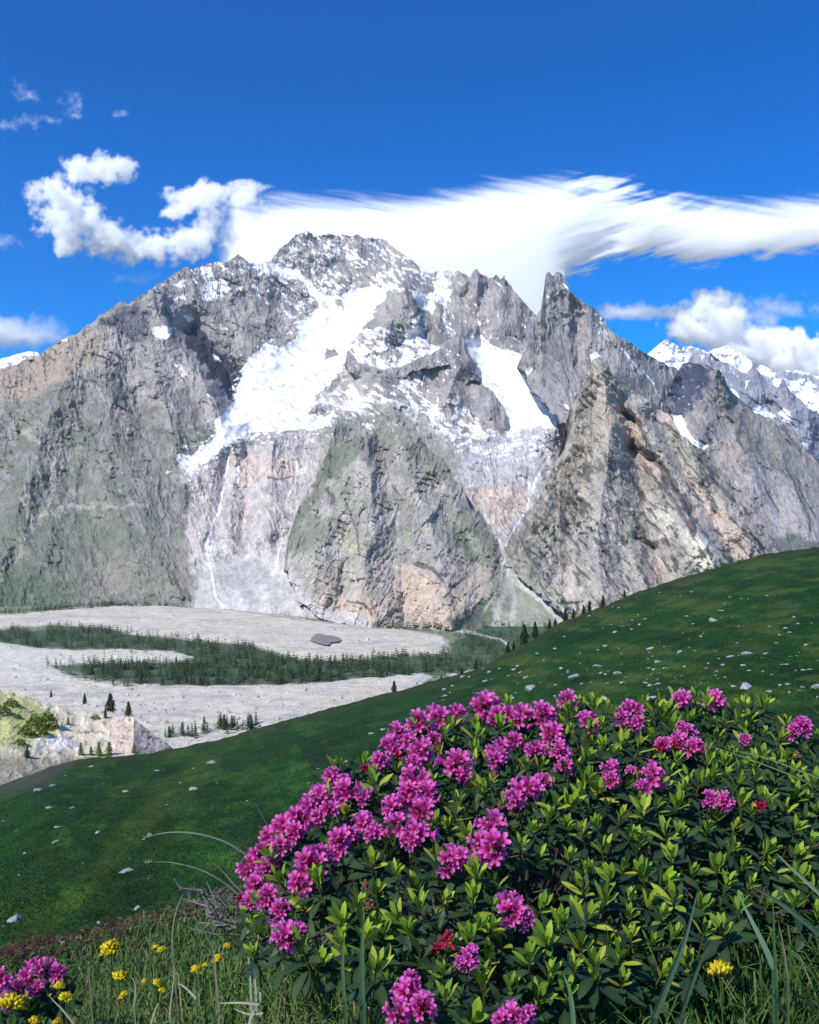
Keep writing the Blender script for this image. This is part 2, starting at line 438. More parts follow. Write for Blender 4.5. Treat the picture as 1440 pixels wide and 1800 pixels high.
    tong = sstep(700, 800, Y) * sstep(0.0, 0.25, fbm(X / 22, Y / 7, 5, 55, 0.6))
    p.snow = p.snow * (1 - 0.3 * tong)
    # crevassed, dirtier ice low on the left glacier
    m = sstep(-10, 10, poly_sd(p.wx, p.wy, [(430,672),(500,660),(520,690),(460,705),(425,695)])) * sstep(0.05, 0.3, fbm(X / 14, Y / 5, 4, 51))
    p.snow = p.snow * (1 - 0.45 * m)
    cv = sstep(0.18, 0.42, fbm(p.wx / 26, p.wy / 7, 5, 52, 0.6)) * sstep(560, 640, Y)
    p.snow = p.snow * (1 - 0.12 * cv)
    return p.colours()

def calm_massif(X, Y):
    g = np.maximum(sstep(-12, 14, poly_sd(X, Y, S1)), sstep(-12, 14, poly_sd(X, Y, S2)))
    fan = sstep(-10, 15, poly_sd(X, Y, [(350,985),(480,965),(520,1030),(600,1120),(380,1120),(335,1045)]))
    low = 0.25 * sstep(-30, 60, poly_sd(X, Y, [(-90,820),(150,840),(320,900),(340,1140),(-90,1140)]))
    return np.maximum(np.maximum(0.955 * g, 0.85 * fan), low)

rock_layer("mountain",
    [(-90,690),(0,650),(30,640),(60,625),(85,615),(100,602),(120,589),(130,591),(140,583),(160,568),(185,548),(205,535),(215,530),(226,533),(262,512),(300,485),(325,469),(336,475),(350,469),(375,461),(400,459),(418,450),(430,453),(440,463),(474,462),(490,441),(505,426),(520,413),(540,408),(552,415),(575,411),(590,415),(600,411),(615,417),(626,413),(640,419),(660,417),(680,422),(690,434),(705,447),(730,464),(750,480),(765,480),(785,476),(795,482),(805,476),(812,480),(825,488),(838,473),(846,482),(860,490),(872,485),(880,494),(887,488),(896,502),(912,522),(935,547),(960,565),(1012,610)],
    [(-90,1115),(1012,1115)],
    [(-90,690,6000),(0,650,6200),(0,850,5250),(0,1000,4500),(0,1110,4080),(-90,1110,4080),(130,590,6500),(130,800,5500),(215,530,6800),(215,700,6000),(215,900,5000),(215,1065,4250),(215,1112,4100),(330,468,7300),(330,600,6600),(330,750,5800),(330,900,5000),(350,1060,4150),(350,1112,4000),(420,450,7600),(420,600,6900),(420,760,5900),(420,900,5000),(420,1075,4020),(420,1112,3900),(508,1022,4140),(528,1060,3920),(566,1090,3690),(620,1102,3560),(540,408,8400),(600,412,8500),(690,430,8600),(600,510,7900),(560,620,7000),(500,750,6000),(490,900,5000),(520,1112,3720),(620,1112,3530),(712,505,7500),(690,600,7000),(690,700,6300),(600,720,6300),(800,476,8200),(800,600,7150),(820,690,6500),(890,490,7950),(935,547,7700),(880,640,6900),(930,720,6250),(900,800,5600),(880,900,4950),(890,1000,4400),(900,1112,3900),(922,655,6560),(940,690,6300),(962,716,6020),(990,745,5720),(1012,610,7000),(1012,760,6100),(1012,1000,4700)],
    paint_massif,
    ribs=[([(215,535),(150,610),(90,720),(30,830)], 130, 95), ([(268,520),(300,590),(350,650),(382,720),(392,765)], 210, 60), ([(335,575),(372,620),(405,665),(415,710)], -280, 40),
          ([(420,455),(440,520),(470,590),(480,612)], 120, 60), ([(330,470),(345,540),(400,600),(450,640)], 90, 50), ([(150,700),(200,860),(240,1000)], 90, 80), ([(260,830),(330,960),(350,1010)], 90, 60),
          ([(30,760),(90,830),(62,930),(10,1010)], -60, 40), ([(545,408),(575,460),(600,512)], 160, 60), ([(640,418),(660,470),(690,500)], 120, 50), ([(500,430),(530,480),(570,540)], 110, 40),
          ([(712,505),(700,560),(660,580)], 240, 45), ([(712,505),(735,560)], 120, 30), ([(803,588),(806,640),(790,700)], 260, 45), ([(755,572),(780,600),(800,620)], 120, 35), ([(768,528),(770,570)], 130, 16),
          ([(615,620),(640,655),(700,664),(760,636)], 130, 26), ([(850,682),(870,720),(860,758)], 130, 34), ([(838,473),(845,540),(835,590)], 180, 50), ([(887,488),(880,560),(900,610)], 200, 45), ([(804,476),(800,540)], 150, 34),
          ([(640,690),(720,712),(800,772),(835,830)], 110, 40), ([(570,500),(620,640),(540,760)], -60, 60), ([(130,590),(92,700),(62,830),(42,960)], 80, 60), ([(205,590),(192,740),(232,880),(285,1015)], 80, 64), ([(262,590),(292,720),(332,830)], 70, 50), ([(165,625),(142,760),(152,900),(192,1040)], -50, 50), ([(236,620),(242,760),(292,900),(342,1020)], -50, 46), ([(60,690),(20,800),(-30,900)], -60, 50), ([(300,560),(330,660),(370,740)], -60, 34),
          ([(440,770),(432,880),(425,955)], -80, 26), ([(480,775),(476,860),(470,940)], 80, 24), ([(400,800),(388,900),(366,960)], -70, 18), ([(540,770),(520,880),(500,960)], -60, 24), ([(560,520),(600,512)], 60, 20), ([(600,420),(612,470),(640,505)], -110, 26), ([(670,425),(690,470),(720,500)], -90, 24), ([(560,420),(590,470)], -90, 20), ([(590,735),(580,790)], 90, 24), ([(578,612),(590,622)], 70, 16)],
    amp=150, scale=92, rot=-0.35, strata=(0.75, 20.0, 30.0), jag=8, step=1.35, seed=2, calm=calm_massif)

# towers that stand in the snow below the summit, each a body of its own
def paint_spire(X, Y, rel):
    p = Paint(X, Y, (152, 149, 149))
    p.mottle(26, (112, 110, 114), 0.06, 0.2, 0.8, 56, sy=2.0); p.mottle(22, (168, 162, 158), 0.12, 0.2, 0.6, 57, sy=2.0)
    p.snow_patches([(580,480),(960,480),(960,780),(580,780)], 0.16, rel, 12, 0.7, seed=58)
    return p.colours()
for nm, top, bot, ctrl, ribs, con, sd_ in (
    ("mountain_spire", [(634,586),(648,572),(664,553),(676,540),(690,522),(702,512),(712,503),(720,516),(728,530),(738,548),(748,562)], [(634,680),(748,680)],
     [(634,586,7060),(712,503,7380),(748,562,7150),(634,680,6650),(748,680,6650),(690,600,6950)], [([(712,503),(698,560),(680,600)], 160, 34), ([(712,503),(736,570)], 70, 22)],
     [(600,450),(780,450),(780,640),(740,578),(712,584),(690,592),(660,586),(640,590)], 61),
    ("mountain_spire", [(744,640),(760,622),(776,612),(788,600),(797,590),(805,585),(813,594),(820,610),(826,628),(834,650),(842,668),(850,690)], [(744,790),(850,790)],
     [(744,640,6620),(805,585,6900),(850,690,6400),(744,790,6100),(850,790,6000),(800,690,6400)], [([(805,585),(806,640),(796,710)], 170, 36), ([(812,595),(830,660)], 60, 20)],
     [(700,540),(900,540),(900,690),(846,672),(830,668),(812,680),(806,712),(796,728),(780,722),(770,700),(736,684),(744,655)], 62),
    ("mountain_peaks", [(782,560),(788,520),(795,483),(800,486),(805,475),(812,480),(825,489),(832,478),(838,471),(846,483),(860,491),(868,488),(873,482),(880,494),(887,485),(893,496),(900,506),(912,522),(924,535),(936,549),(950,560)], [(782,680),(950,680)],
     [(782,560,7600),(805,475,7900),(887,485,7650),(950,560,7350),(782,680,7000),(950,680,6600),(860,600,7100)], [([(805,475),(800,540),(806,590)], 150, 30), ([(838,471),(836,540),(830,590)], 170, 34), ([(887,485),(882,560),(900,612)], 190, 38), ([(860,492),(858,560)], -120, 20), ([(820,490),(818,560)], -100, 16), ([(912,522),(920,600)], 80, 24)],
     [(770,420),(990,420),(990,640),(936,622),(918,622),(896,612),(868,604),(852,590),(838,588),(818,596),(800,586),(790,566)], 63),
    ("mountain_rib", [(606,640),(611,616),(618,622),(630,636),(650,648),(672,653),(700,650),(722,638),(748,624),(764,632),(790,640)], [(606,720),(790,720)],
     [(606,640,6700),(700,650,6500),(790,640,6500),(606,720,6300),(790,720,6250)], [([(612,618),(640,652),(700,660)], 60, 20)],
     [(590,560),(800,560),(800,640),(760,646),(736,650),(700,664),(660,668),(636,664),(618,656),(608,646)], 64),
    ("mountain_rib", [(822,716),(830,694),(842,686),(850,679),(858,684),(866,688),(876,702),(886,720),(890,742)], [(822,800),(890,800)],
     [(822,716,6200),(850,679,6400),(890,742,6000),(822,800,5850),(890,800,5800)], [([(850,679),(862,720),(858,760)], 90, 26)],
     [(800,640),(910,640),(910,745),(886,757),(850,760),(836,744),(822,724)], 65)):
    rock_layer(nm, top, bot, ctrl, paint_spire, ribs=ribs, amp=75, scale=34, rot=-0.15, stretch=2.6, jag=5, step=1.2, seed=sd_, push=2500.0, strata=(1.2, 10.0, 22.0), contact=con)

# the steep buttress in the middle
def paint_buttress(X, Y, rel):
    p = Paint(X, Y, (166, 162, 155))
    p.mottle(48, (140, 137, 134), 0.08, 0.2, 0.8, 61)
    p.mottle(34, (188, 182, 174), 0.12, 0.2, 0.75, 62)
    p.mottle(40, (150, 152, 136), 0.12, 0.2, 0.7, 63)
    p.area([(490,1005),(508,1020),(530,1060),(575,1092),(640,1102),(640,1130),(490,1130)], (192, 189, 185), 0.95, 5)
    low = sstep(960, 1090, Y + 40 * fbm(X / 60, Y / 60, 3, 64))
    p.blend(0.6 * low, (192, 176, 160))
    p.mottle(36, (206, 186, 170), 0.1, 0.15, 0.6, 65, within=low)
    p.area([(600,1060),(650,1055),(672,1090),(610,1096)], (202, 178, 152), 0.7, 10)
    p.area([(756,1080),(800,1070),(806,1100),(750,1100)], (200, 172, 156), 0.7, 8)
    p.area([(700,1000),(730,990),(780,1040),(770,1080),(705,1060)], (208, 186, 166), 0.7, 10)
    p.area([(590,915),(615,925),(640,960),(630,975),(600,950)], (184, 176, 150), 0.7, 8)
    p.area([(575,775),(640,750),(630,790),(600,830),(560,885),(525,940),(500,945),(520,895),(555,840)], (112, 119, 102), 0.85, 8)
    p.area([(560,870),(532,895),(545,890),(570,860)], (160, 152, 136), 0.9, 5)
    p.area([(500,920),(570,910),(600,930),(560,960),(500,990)], (118, 124, 108), 0.6, 14)
    p.area([(660,730),(705,730),(718,770),(745,800),(690,800),(650,770)], (128, 130, 118), 0.75, 8)
    p.area([(715,765),(770,770),(806,800),(790,860),(760,840),(730,800)], (132, 134, 120), 0.8, 10)
    p.area([(640,755),(660,780),(700,800),(650,820),(620,800)], (132, 126, 122), 0.7, 8)
    p.area([(790,900),(850,925),(890,975),(880,1005),(830,960)], (140, 146, 130), 0.8, 10)
    p.area([(795,925),(820,950),(850,985),(820,985)], (106, 120, 98), 0.85, 6)
    p.area([(890,1000),(945,1045),(1010,1100),(1010,1160),(780,1160),(800,1095),(850,1060)], (150, 153, 136), 0.9, 8)
    p.area([(780,1092),(850,1062),(880,1030),(870,1085),(830,1110)], (104, 118, 98), 0.8, 6)
    for pts, w, c in (([(868,925),(880,955),(888,1000),(900,1015),(940,1045),(985,1088)], 7, (212, 210, 207)), ([(905,1015),(960,1058),(1000,1095)], 11, (198, 196, 193)), ([(893,1015),(880,1060),(868,1100)], 8, (188, 189, 178)), ([(897,1018),(905,1060),(900,1110)], 8, (186, 187, 176)), ([(890,1020),(850,1080)], 3, (170, 174, 160))):
        p.path(pts, c, w, 0.85, 0.25)
    for pts, w in (([(576,860),(584,870),(586,884)], 4), ([(604,880),(612,900),(630,935),(632,975)], 2), ([(612,1055),(640,1060),(655,1080)], 4), ([(730,990),(760,1000),(775,1020)], 5), ([(770,1010),(790,1008)], 4), ([(590,910),(600,914)], 2.5), ([(692,855),(706,870)], 3), ([(640,770),(636,790)], 4)):
        p.path(pts, (84, 78, 78), w, 0.75, 0.3)
    m = sstep(1012, 1018, Y) * sstep(1030, 1020, Y) * sstep(0.0, 0.2, fbm(X / 9, Y / 9, 3, 66)) * sstep(-4, 4, poly_sd(X, Y, [(610,1008),(680,1008),(690,1024),(620,1026)]))
    p.blend(m, (48, 62, 46))
    sc_ = line_dist(p.wx, p.wy, [(494,990),(508,1022),(528,1060),(566,1090),(622,1102)])
    p.blend(0.95 * sstep(34, 6, sc_ + 10 * fbm(X / 12, Y / 12, 3, 68)), (194, 191, 187))
    p.snow_patches([(690,755),(715,752),(722,790),(705,800)], 0.5, rel, 10, 1.3, seed=67)
    return p.colours()

rock_layer("mountain_buttress",
    [(490,1030),(500,1000),(504,970),(507,945),(520,902),(550,850),(576,797),(583,772),(592,790),(606,772),(618,776),(629,764),(640,748),(650,770),(660,762),(670,742),(684,731),(702,736),(711,756),(726,776),(742,770),(762,800),(780,804),(796,840),(812,850),(826,892),(846,905),(862,938),(880,948),(896,972),(912,978),(950,1000),(1010,1045)],
    [(490,1118),(620,1150),(1010,1165)],
    [(490,1090,3920),(500,1000,4250),(520,900,4700),(580,780,5250),(690,733,5450),(640,800,4950),(600,900,4350),(600,1000,3900),(600,1095,3560),(700,800,4900),(700,900,4350),(700,1000,3850),(700,1102,3480),(620,1150,3400),(790,795,5100),(800,900,4450),(800,1000,3900),(800,1098,3470),(860,925,4500),(890,965,4330),(903,1003,4060),(918,1022,3930),(955,1050,3690),(900,1100,3500),(1000,1092,3560),(1000,1165,3250),(800,1165,3300),(488,1112,3850)],
    paint_buttress,
    ribs=[([(640,756),(604,850),(566,950),(545,1060)], 120, 52), ([(640,756),(652,860),(640,960),(655,1092)], 90, 50), ([(692,733),(722,830),(762,930),(800,1090)], 120, 54), ([(736,770),(790,860),(838,950),(870,1040)], 100, 44),
          ([(622,800),(612,900),(600,1000),(596,1085)], -60, 34), ([(676,800),(692,920),(706,1040),(712,1095)], -70, 34), ([(742,800),(782,900),(838,1000)], -60, 32), ([(576,800),(596,840),(545,930)], -60, 34), ([(868,925),(890,1005)], -60, 26), ([(660,745),(672,790)], -110, 22), ([(560,890),(520,960),(512,1010)], 110, 34)],
    amp=115, scale=60, rot=0.35, stretch=1.9, jag=10, step=1.3, seed=7, fine=1.9, push=2500.0, contact=[(480,690),(1040,690),(1040,1200),(660,1200),(620,1102),(566,1090),(528,1060),(508,1022),(494,990)], strata=(0.45, 15.0, 34.0), crack=20.0,
    calm=lambda X, Y: 0.85 * sstep(-10, 14, poly_sd(X, Y, [(893,1008),(1030,1100),(1030,1170),(790,1170),(800,1098),(860,1055)])))

# the tall needle right of the summit and its ridge
def paint_needle(X, Y, rel):
    p = Paint(X, Y, (148, 147, 149))
    p.mottle(40, (116, 116, 121), 0.1, 0.2, 0.8, 71, sy=2.0, rot=-0.3)
    p.mottle(30, (174, 169, 165), 0.12, 0.2, 0.6, 72, sy=2.0, rot=-0.3)
    p.area([(985,640),(1010,560),(1060,600),(1050,640),(1010,700)], (166, 158, 154), 0.5, 14)
    for pts in ([(1092,612),(1098,616),(1130,660),(1124,656)], [(1128,650),(1140,660),(1154,678),(1146,672)], [(1036,622),(1050,620),(1056,626),(1042,640)], [(924,652),(936,646),(940,650),(928,658)], [(988,498),(998,505),(996,512)], [(992,712),(1002,712),(1000,718)], [(964,522),(968,524),(966,530)]):
        p.snow_area(pts, 1.0, 0.25)
    p.snow_patches([(975,480),(1000,490),(1075,580),(1060,590),(990,520)], 0.22, rel, 12, 0.9, seed=73)
    return p.colours()

rock_layer("mountain_needle",
    [(905,655),(912,640),(920,622),(932,598),(940,562),(951,546),(955,520),(960,482),(966,477),(972,485),(978,478),(990,484),(998,498),(1002,512),(1020,525),(1040,540),(1060,560),(1070,578),(1090,592),(1105,601),(1135,621),(1150,630),(1170,640),(1188,648),(1205,662),(1240,700)],
    [(905,900),(1240,900)],
    [(962,480,6450),(1000,505,6450),(920,640,6250),(960,705,5700),(1000,745,5300),(1080,600,6350),(1170,640,6700),(1150,760,5950),(1240,700,6600),(1240,900,5600),(1050,900,4950),(905,655,6300),(905,900,5200)],
    paint_needle,
    ribs=[([(965,478),(968,560),(985,650),(1010,740)], 190, 60), ([(985,485),(1010,560),(1020,640)], -90, 30), ([(998,500),(1050,580),(1090,680)], 140, 50), ([(1105,601),(1130,680),(1160,740)], 120, 45), ([(940,565),(935,640)], 80, 26), ([(1170,640),(1165,700)], 90, 30)],
    amp=115, scale=50, rot=-0.28, stretch=3.0, strata=(1.25, 14.0, 30.0), jag=6, step=1.35, seed=12, push=2500.0,
    contact=[(880,380),(1300,380),(1300,950),(1003,950),(1003,748),(985,740),(960,715),(938,690),(926,676),(920,652),(905,640)])

# the near tower on the right with its long slabs
def paint_tower(X, Y, rel):
    p = Paint(X, Y, (186, 178, 167))
    r = -0.95
    p.mottle(52, (160, 156, 150), 0.05, 0.2, 0.85, 81, sx=2.6, rot=0.9)
    p.mottle(40, (196, 184, 176), 0.1, 0.2, 0.75, 82, sx=3.0, rot=0.95)
    p.mottle(40, (150, 150, 134), 0.12, 0.2, 0.7, 83)
    p.area([(1000,740),(1040,640),(1080,665),(1060,760),(1030,860),(960,900),(985,800)], (176, 166, 150), 0.6, 25)
    p.area([(1060,680),(1085,690),(1130,745),(1150,800),(1130,810),(1090,760),(1060,730)], (196, 176, 158), 0.8, 10)
    p.area([(1130,800),(1165,830),(1150,850),(1120,820)], (200, 176, 164), 0.8, 8)
    p.area([(1180,800),(1240,870),(1330,940),(1370,1000),(1300,1000),(1240,930),(1190,860)], (206, 190, 176), 0.75, 16)
    p.area([(1140,880),(1180,900),(1250,960),(1262,1010),(1235,1010),(1200,960),(1150,920)], (208, 203, 188), 0.85, 8)
    p.area([(1232,945),(1252,960),(1256,990),(1240,1010),(1226,985)], (238, 228, 210), 0.85, 6)
    p.area([(1135,975),(1150,980),(1190,1030),(1160,1060),(1140,1030)], (200, 180, 164), 0.7, 10)
    p.area([(980,820),(1010,810),(1020,830),(985,838)], (178, 168, 148), 0.8, 5)
    p.area([(1000,830),(1120,790),(1160,860),(1140,920),(1060,900)], (158, 154, 144), 0.5, 25)
    p.area([(880,1000),(930,950),(960,960),(965,1060),(1000,1090),(960,1090)], (146, 150, 136), 0.8, 12)
    p.area([(1225,790),(1270,815),(1300,840),(1260,830)], (112, 118, 100), 0.7, 8)
    p.path([(1250,800),(1310,850),(1340,900),(1350,960)], (190, 182, 170), 12, 0.6)
    for pts, w in (([(1095,725),(1125,745),(1140,770),(1150,800)], 5), ([(1110,788),(1135,792),(1155,815),(1190,860),(1215,900)], 10), ([(1160,840),(1200,900),(1220,930)], 7), ([(1118,945),(1135,948),(1150,965)], 6), ([(1100,900),(1130,905),(1145,920)], 3), ([(1000,700),(1008,690),(996,760),(990,800)], 6), ([(1150,735),(1180,750),(1195,775)], 3.5), ([(1190,790),(1235,840)], 4), ([(1230,800),(1262,850),(1290,880)], 5), ([(1055,870),(1085,890),(1100,925)], 2)):
        p.path(pts, (86, 80, 84), w, 0.75, 0.4)
    p.mottle(16, (80, 77, 80), 0.24, 0.07, 0.8, 84, sx=2.8, rot=0.95, within=sstep(760, 840, Y))
    sc_ = line_dist(p.wx, p.wy, [(880,1000),(903,1003),(918,1022),(955,1050),(1000,1094)])
    p.blend(0.9 * sstep(30, 5, sc_ + 10 * fbm(X / 12, Y / 12, 3, 88)), (166, 166, 152))
    # single spruces on the ledges
    m = sstep(0.1, 0.25, fbm(X / 7, Y / 10, 3, 85)) * sstep(-6, 8, poly_sd(p.wx, p.wy, [(945,915),(990,905),(1060,925),(1062,945),(985,935),(975,990),(942,985)]))
    p.blend(m, (52, 66, 50))
    m = sstep(0.0, 0.25, fbm(X / 8, Y / 9, 3, 86)) * sstep(-6, 8, poly_sd(p.wx, p.wy, [(960,1040),(1000,1050),(1060,1060),(1040,1090),(960,1080)]))
    p.blend(m, (66, 84, 66))
    m = sstep(-0.05, 0.2, fbm(X / 8, Y / 9, 3, 87)) * sstep(-6, 8, poly_sd(p.wx, p.wy, [(1210,985),(1260,965),(1290,960),(1330,1000),(1200,1020)]))
    p.blend(m, (72, 88, 72))
    return p.colours()

rock_layer("mountain_tower",
    [(903,998),(911,982),(930,942),(945,892),(960,852),(985,790),(995,745),(1008,702),(1020,682),(1037,652),(1042,632),(1056,627),(1066,641),(1080,660),(1100,675),(1118,690),(1150,712),(1180,735),(1198,765),(1225,785),(1262,812),(1300,852),(1345,930),(1380,985),(1470,1060)],
    [(903,1078),(1000,1110),(1200,1090),(1470,1100)],
    [(1050,630,5100),(990,780,4700),(930,950,4150),(890,1012,3990),(1110,690,5000),(1060,760,4600),(1000,900,4200),(950,1000,3850),(1000,1090,3420),(1100,900,4200),(1180,740,5000),(1150,820,4550),(1250,810,4800),(1230,900,4250),(1250,1000,3800),(1340,930,4450),(1470,1060,4300),(1100,1050,3500),(1200,1090,3450),(1470,1100,3900),(1000,1110,3350)],
    paint_tower,
    ribs=[([(1046,630),(1012,720),(978,830),(935,960),(930,1010)], 110, 52), ([(1054,632),(1072,750),(1062,870),(1050,1000),(1062,1085)], 170, 44), ([(1068,642),(1122,740),(1184,850),(1256,1000)], 180, 42), ([(1180,740),(1240,850),(1320,960)], 120, 40),
          ([(1048,690),(1032,820),(1000,950),(992,1070)], -60, 34), ([(1092,705),(1118,800),(1140,940),(1176,1050)], -170, 34), ([(1150,735),(1216,850),(1290,980)], -140, 30), ([(1112,788),(1155,815),(1215,900)], -150, 16), ([(1095,725),(1140,765),(1152,800)], -110, 11), ([(1118,946),(1150,966)], -90, 9), ([(1000,700),(994,760),(986,800)], -120, 12)],
    amp=105, scale=42, rot=-0.62, stretch=3.2, jag=6, step=1.3, seed=17, fine=1.8, push=2500.0, contact=[(1500,560),(1500,1200),(1010,1200),(1000,1094),(955,1050),(918,1022),(903,1003),(880,1008),(870,560)], strata=(0.98, 15.0, 34.0), crack=20.0)

# ridges farther right
def paint_ridge(X, Y, rel):
    p = Paint(X, Y, (150, 148, 148))
    p.mottle(40, (124, 122, 124), 0.08, 0.2, 0.8, 91, sx=2.4, rot=0.95)
    p.mottle(34, (176, 170, 166), 0.12, 0.2, 0.65, 92, sx=3.0, rot=0.95)
    p.area([(1150,715),(1165,690),(1200,636),(1232,642),(1256,655),(1240,685),(1210,730),(1180,735)], (74, 80, 102), 0.95, 3)  # face turned from the sun, its shade painted into the colour
    p.area([(1240,780),(1300,775),(1312,800),(1300,830),(1265,805)], (172, 160, 150), 0.8, 6)
    p.area([(1260,720),(1330,730),(1400,790),(1440,850),(1400,860),(1330,800)], (136, 138, 126), 0.55, 20)
    p.area([(1320,830),(1400,840),(1440,920),(1440,960),(1380,950),(1330,880)], (178, 174, 174), 0.5, 20)
    for pts, w in (([(1305,740),(1300,775),(1310,795)], 5), ([(1245,745),(1250,780)], 3.5), ([(1380,820),(1410,880),(1425,930)], 4), ([(1400,840),(1430,910)], 4), ([(1340,850),(1370,900)], 3)):
        p.path(pts, (84, 84, 90), w, 0.7)
    p.snow_area([(1178,726),(1200,730),(1206,752),(1222,772),(1248,784),(1238,790),(1212,782),(1196,764)], 1.2, 0.25)
    p.snow_patches([(1160,640),(1260,650),(1220,720),(1150,720)], 0.14, rel, 12, 0.9, seed=93)
    p.area([(1335,955),(1400,940),(1470,960),(1470,1010),(1320,1000)], (92, 106, 100), 0.8, 8)
    return p.colours()

rock_layer("mountain_ridge",
    [(1146,722),(1165,690),(1185,665),(1200,639),(1210,635),(1230,641),(1254,652),(1263,648),(1275,668),(1286,689),(1307,707),(1328,726),(1354,736),(1363,743),(1387,764),(1410,783),(1440,815),(1500,860)],
    [(1146,900),(1500,1040)],
    [(1200,640,6700),(1263,650,6300),(1150,715,6450),(1200,740,6150),(1250,790,5700),(1330,728,6300),(1440,817,6100),(1500,860,6000),(1300,860,5350),(1340,950,4850),(1440,960,5000),(1150,900,5200),(1500,1040,4600)],
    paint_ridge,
    ribs=[([(1263,648),(1242,700),(1222,765)], 260, 55), ([(1185,660),(1160,705)], 130, 30), ([(1210,650),(1215,720)], -120, 40), ([(1263,650),(1300,740),(1330,850)], 140, 45), ([(1363,743),(1390,840),(1420,940)], 120, 40)],
    amp=115, scale=46, rot=-0.5, stretch=3.0, strata=(1.05, 14.0, 30.0), jag=5, step=1.5, seed=23)

def paint_far(X, Y, rel):
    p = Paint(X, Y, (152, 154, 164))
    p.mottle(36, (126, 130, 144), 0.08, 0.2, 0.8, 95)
    for pts in ([(1320,718),(1345,712),(1352,730),(1362,735),(1350,738),(1330,728)], [(1366,728),(1376,720),(1386,722),(1392,740),(1372,738)], [(1284,685),(1296,692),(1300,700),(1290,696)], [(1312,670),(1318,668),(1308,690)], [(1410,778),(1420,778),(1420,788),(1412,788)], [(1432,802),(1440,800),(1440,808)]):
        p.snow_area(pts, 1.2, 0.3)
    p.snow_patches([(1200,640),(1250,620),(1300,655),(1280,690),(1240,700)], 0.3, rel, 12, 1.1, seed=96)
    return p.colours()

rock_layer("mountain_far_ridge",
    [(1195,668),(1225,640),(1244,624),(1249,619),(1270,636),(1284,640),(1298,650),(1303,656),(1312,658),(1320,648),(1325,640),(1329,649),(1340,660),(1354,669),(1361,678),(1367,681),(1373,674),(1378,666),(1382,676),(1391,692),(1410,706),(1420,716),(1440,727),(1500,760)],
    [(1195,830),(1500,900)],
    [(1200,660,8300),(1250,620,8600),(1325,640,8300),(1378,668,8000),(1440,727,7800),(1500,760,7700),(1200,830,7400),(1330,760,7500),(1500,900,6700)],
    paint_far,
    ribs=[([(1325,640),(1322,700),(1310,740)], 260, 40), ([(1378,666),(1395,720),(1410,780)], 260, 40), ([(1249,619),(1250,690)], 180, 35), ([(1420,716),(1430,800)], 160, 30)],
    amp=125, scale=45, rot=-0.2, stretch=2.4, jag=6, step=1.5, seed=29)

def paint_snow_range(X, Y, rel):
    p = Paint(X, Y, (158, 160, 170))
    p.snow = np.ones(X.shape)
    m = sstep(0.32, 0.42, fbm(X / 22, Y / 12, 5, 97, 0.6) + 0.2 * rel)
    p.snow *= 1 - m
    p.bare([(1212,612),(1228,610),(1240,622),(1232,650),(1216,640)]); p.bare([(1355,650),(1400,652),(1440,668),(1440,680),(1400,668),(1365,664)])
    return p.colours()
rock_layer("mountain_snow_range",
    [(1120,640),(1144,618),(1160,604),(1172,596),(1186,604),(1193,611),(1216,609),(1228,611),(1244,620),(1252,615),(1279,608),(1300,620),(1317,632),(1363,652),(1400,650),(1440,663),(1500,680)],
    [(1120,760),(1500,830)],
    [(1172,597,10700),(1120,640,10700),(1280,610,10700),(1440,663,10500),(1120,760,9700),(1500,830,9300),(1500,680,10600)],
    paint_snow_range, ribs=[([(1172,596),(1180,650)], 200, 40), ([(1279,608),(1300,680)], 200, 60)], amp=110, scale=60, jag=4, step=1.8, seed=35)
rock_layer("mountain_snow_crest",
    [(-60,650),(-10,634),(20,626),(35,621),(50,617),(68,620),(90,640),(110,655)], [(-60,760),(110,760)],
    [(-60,650,9000),(50,617,9000),(110,655,9000),(-60,760,8300),(110,760,8300)],
    paint_snow_range, amp=60, scale=40, jag=3, step=2.0, seed=37)

# ---------------------------------------------------------------- valley floor
ZV = -450.0
def valley_xy(px, py):
    D = -ZV * F / (py - 900.0)
    return D
MOR_FAR = [(-200,1088),(0,1080),(100,1070),(200,1064),(300,1064),(400,1070),(480,1079),(560,1092),(640,1100),(720,1108),(780,1118),(792,1134),(780,1150),(700,1152),(600,1162),(540,1160),(500,1152),(440,1136),(330,1124),(240,1116),(180,1104),(120,1098),(0,1106),(-200,1110)]
MOR_NEAR = [(-200,1128),(0,1130),(60,1140),(150,1144),(220,1142),(300,1146),(342,1155),(320,1163),(240,1164),(150,1166),(90,1170),(130,1190),(220,1203),(330,1206),(430,1206),(560,1202),(640,1192),(740,1184),(760,1190),(720,1215),(900,1400),(-200,1400)]
FOREST = [(-200,1108),(0,1106),(60,1108),(120,1101),(180,1106),(250,1118),(330,1126),(440,1139),(500,1156),(540,1163),(600,1164),(700,1154),(790,1150),(800,1128),(850,1100),(900,1090),(1010,1100),(900,1180),(760,1188),(640,1190),(560,1200),(430,1204),(330,1204),(240,1200),(150,1188),(110,1170),(240,1166),(330,1164),(346,1156),(300,1144),(220,1140),(150,1142),(60,1138),(0,1128),(-200,1126)]
def valley_height(px, py):
    a = sstep(-3, 9, poly_sd(px, py, MOR_FAR)) * 10 + sstep(-3, 10, poly_sd(px, py, MOR_NEAR)) * 7
    D = valley_xy(px, py); x = (px - 720) / F * D
    return a + 4.0 * fbm(x / 160, D / 160, 5, 101) * (a / 9 + 0.25) + 1.3 * fbm(x / 26, D / 26, 4, 102)

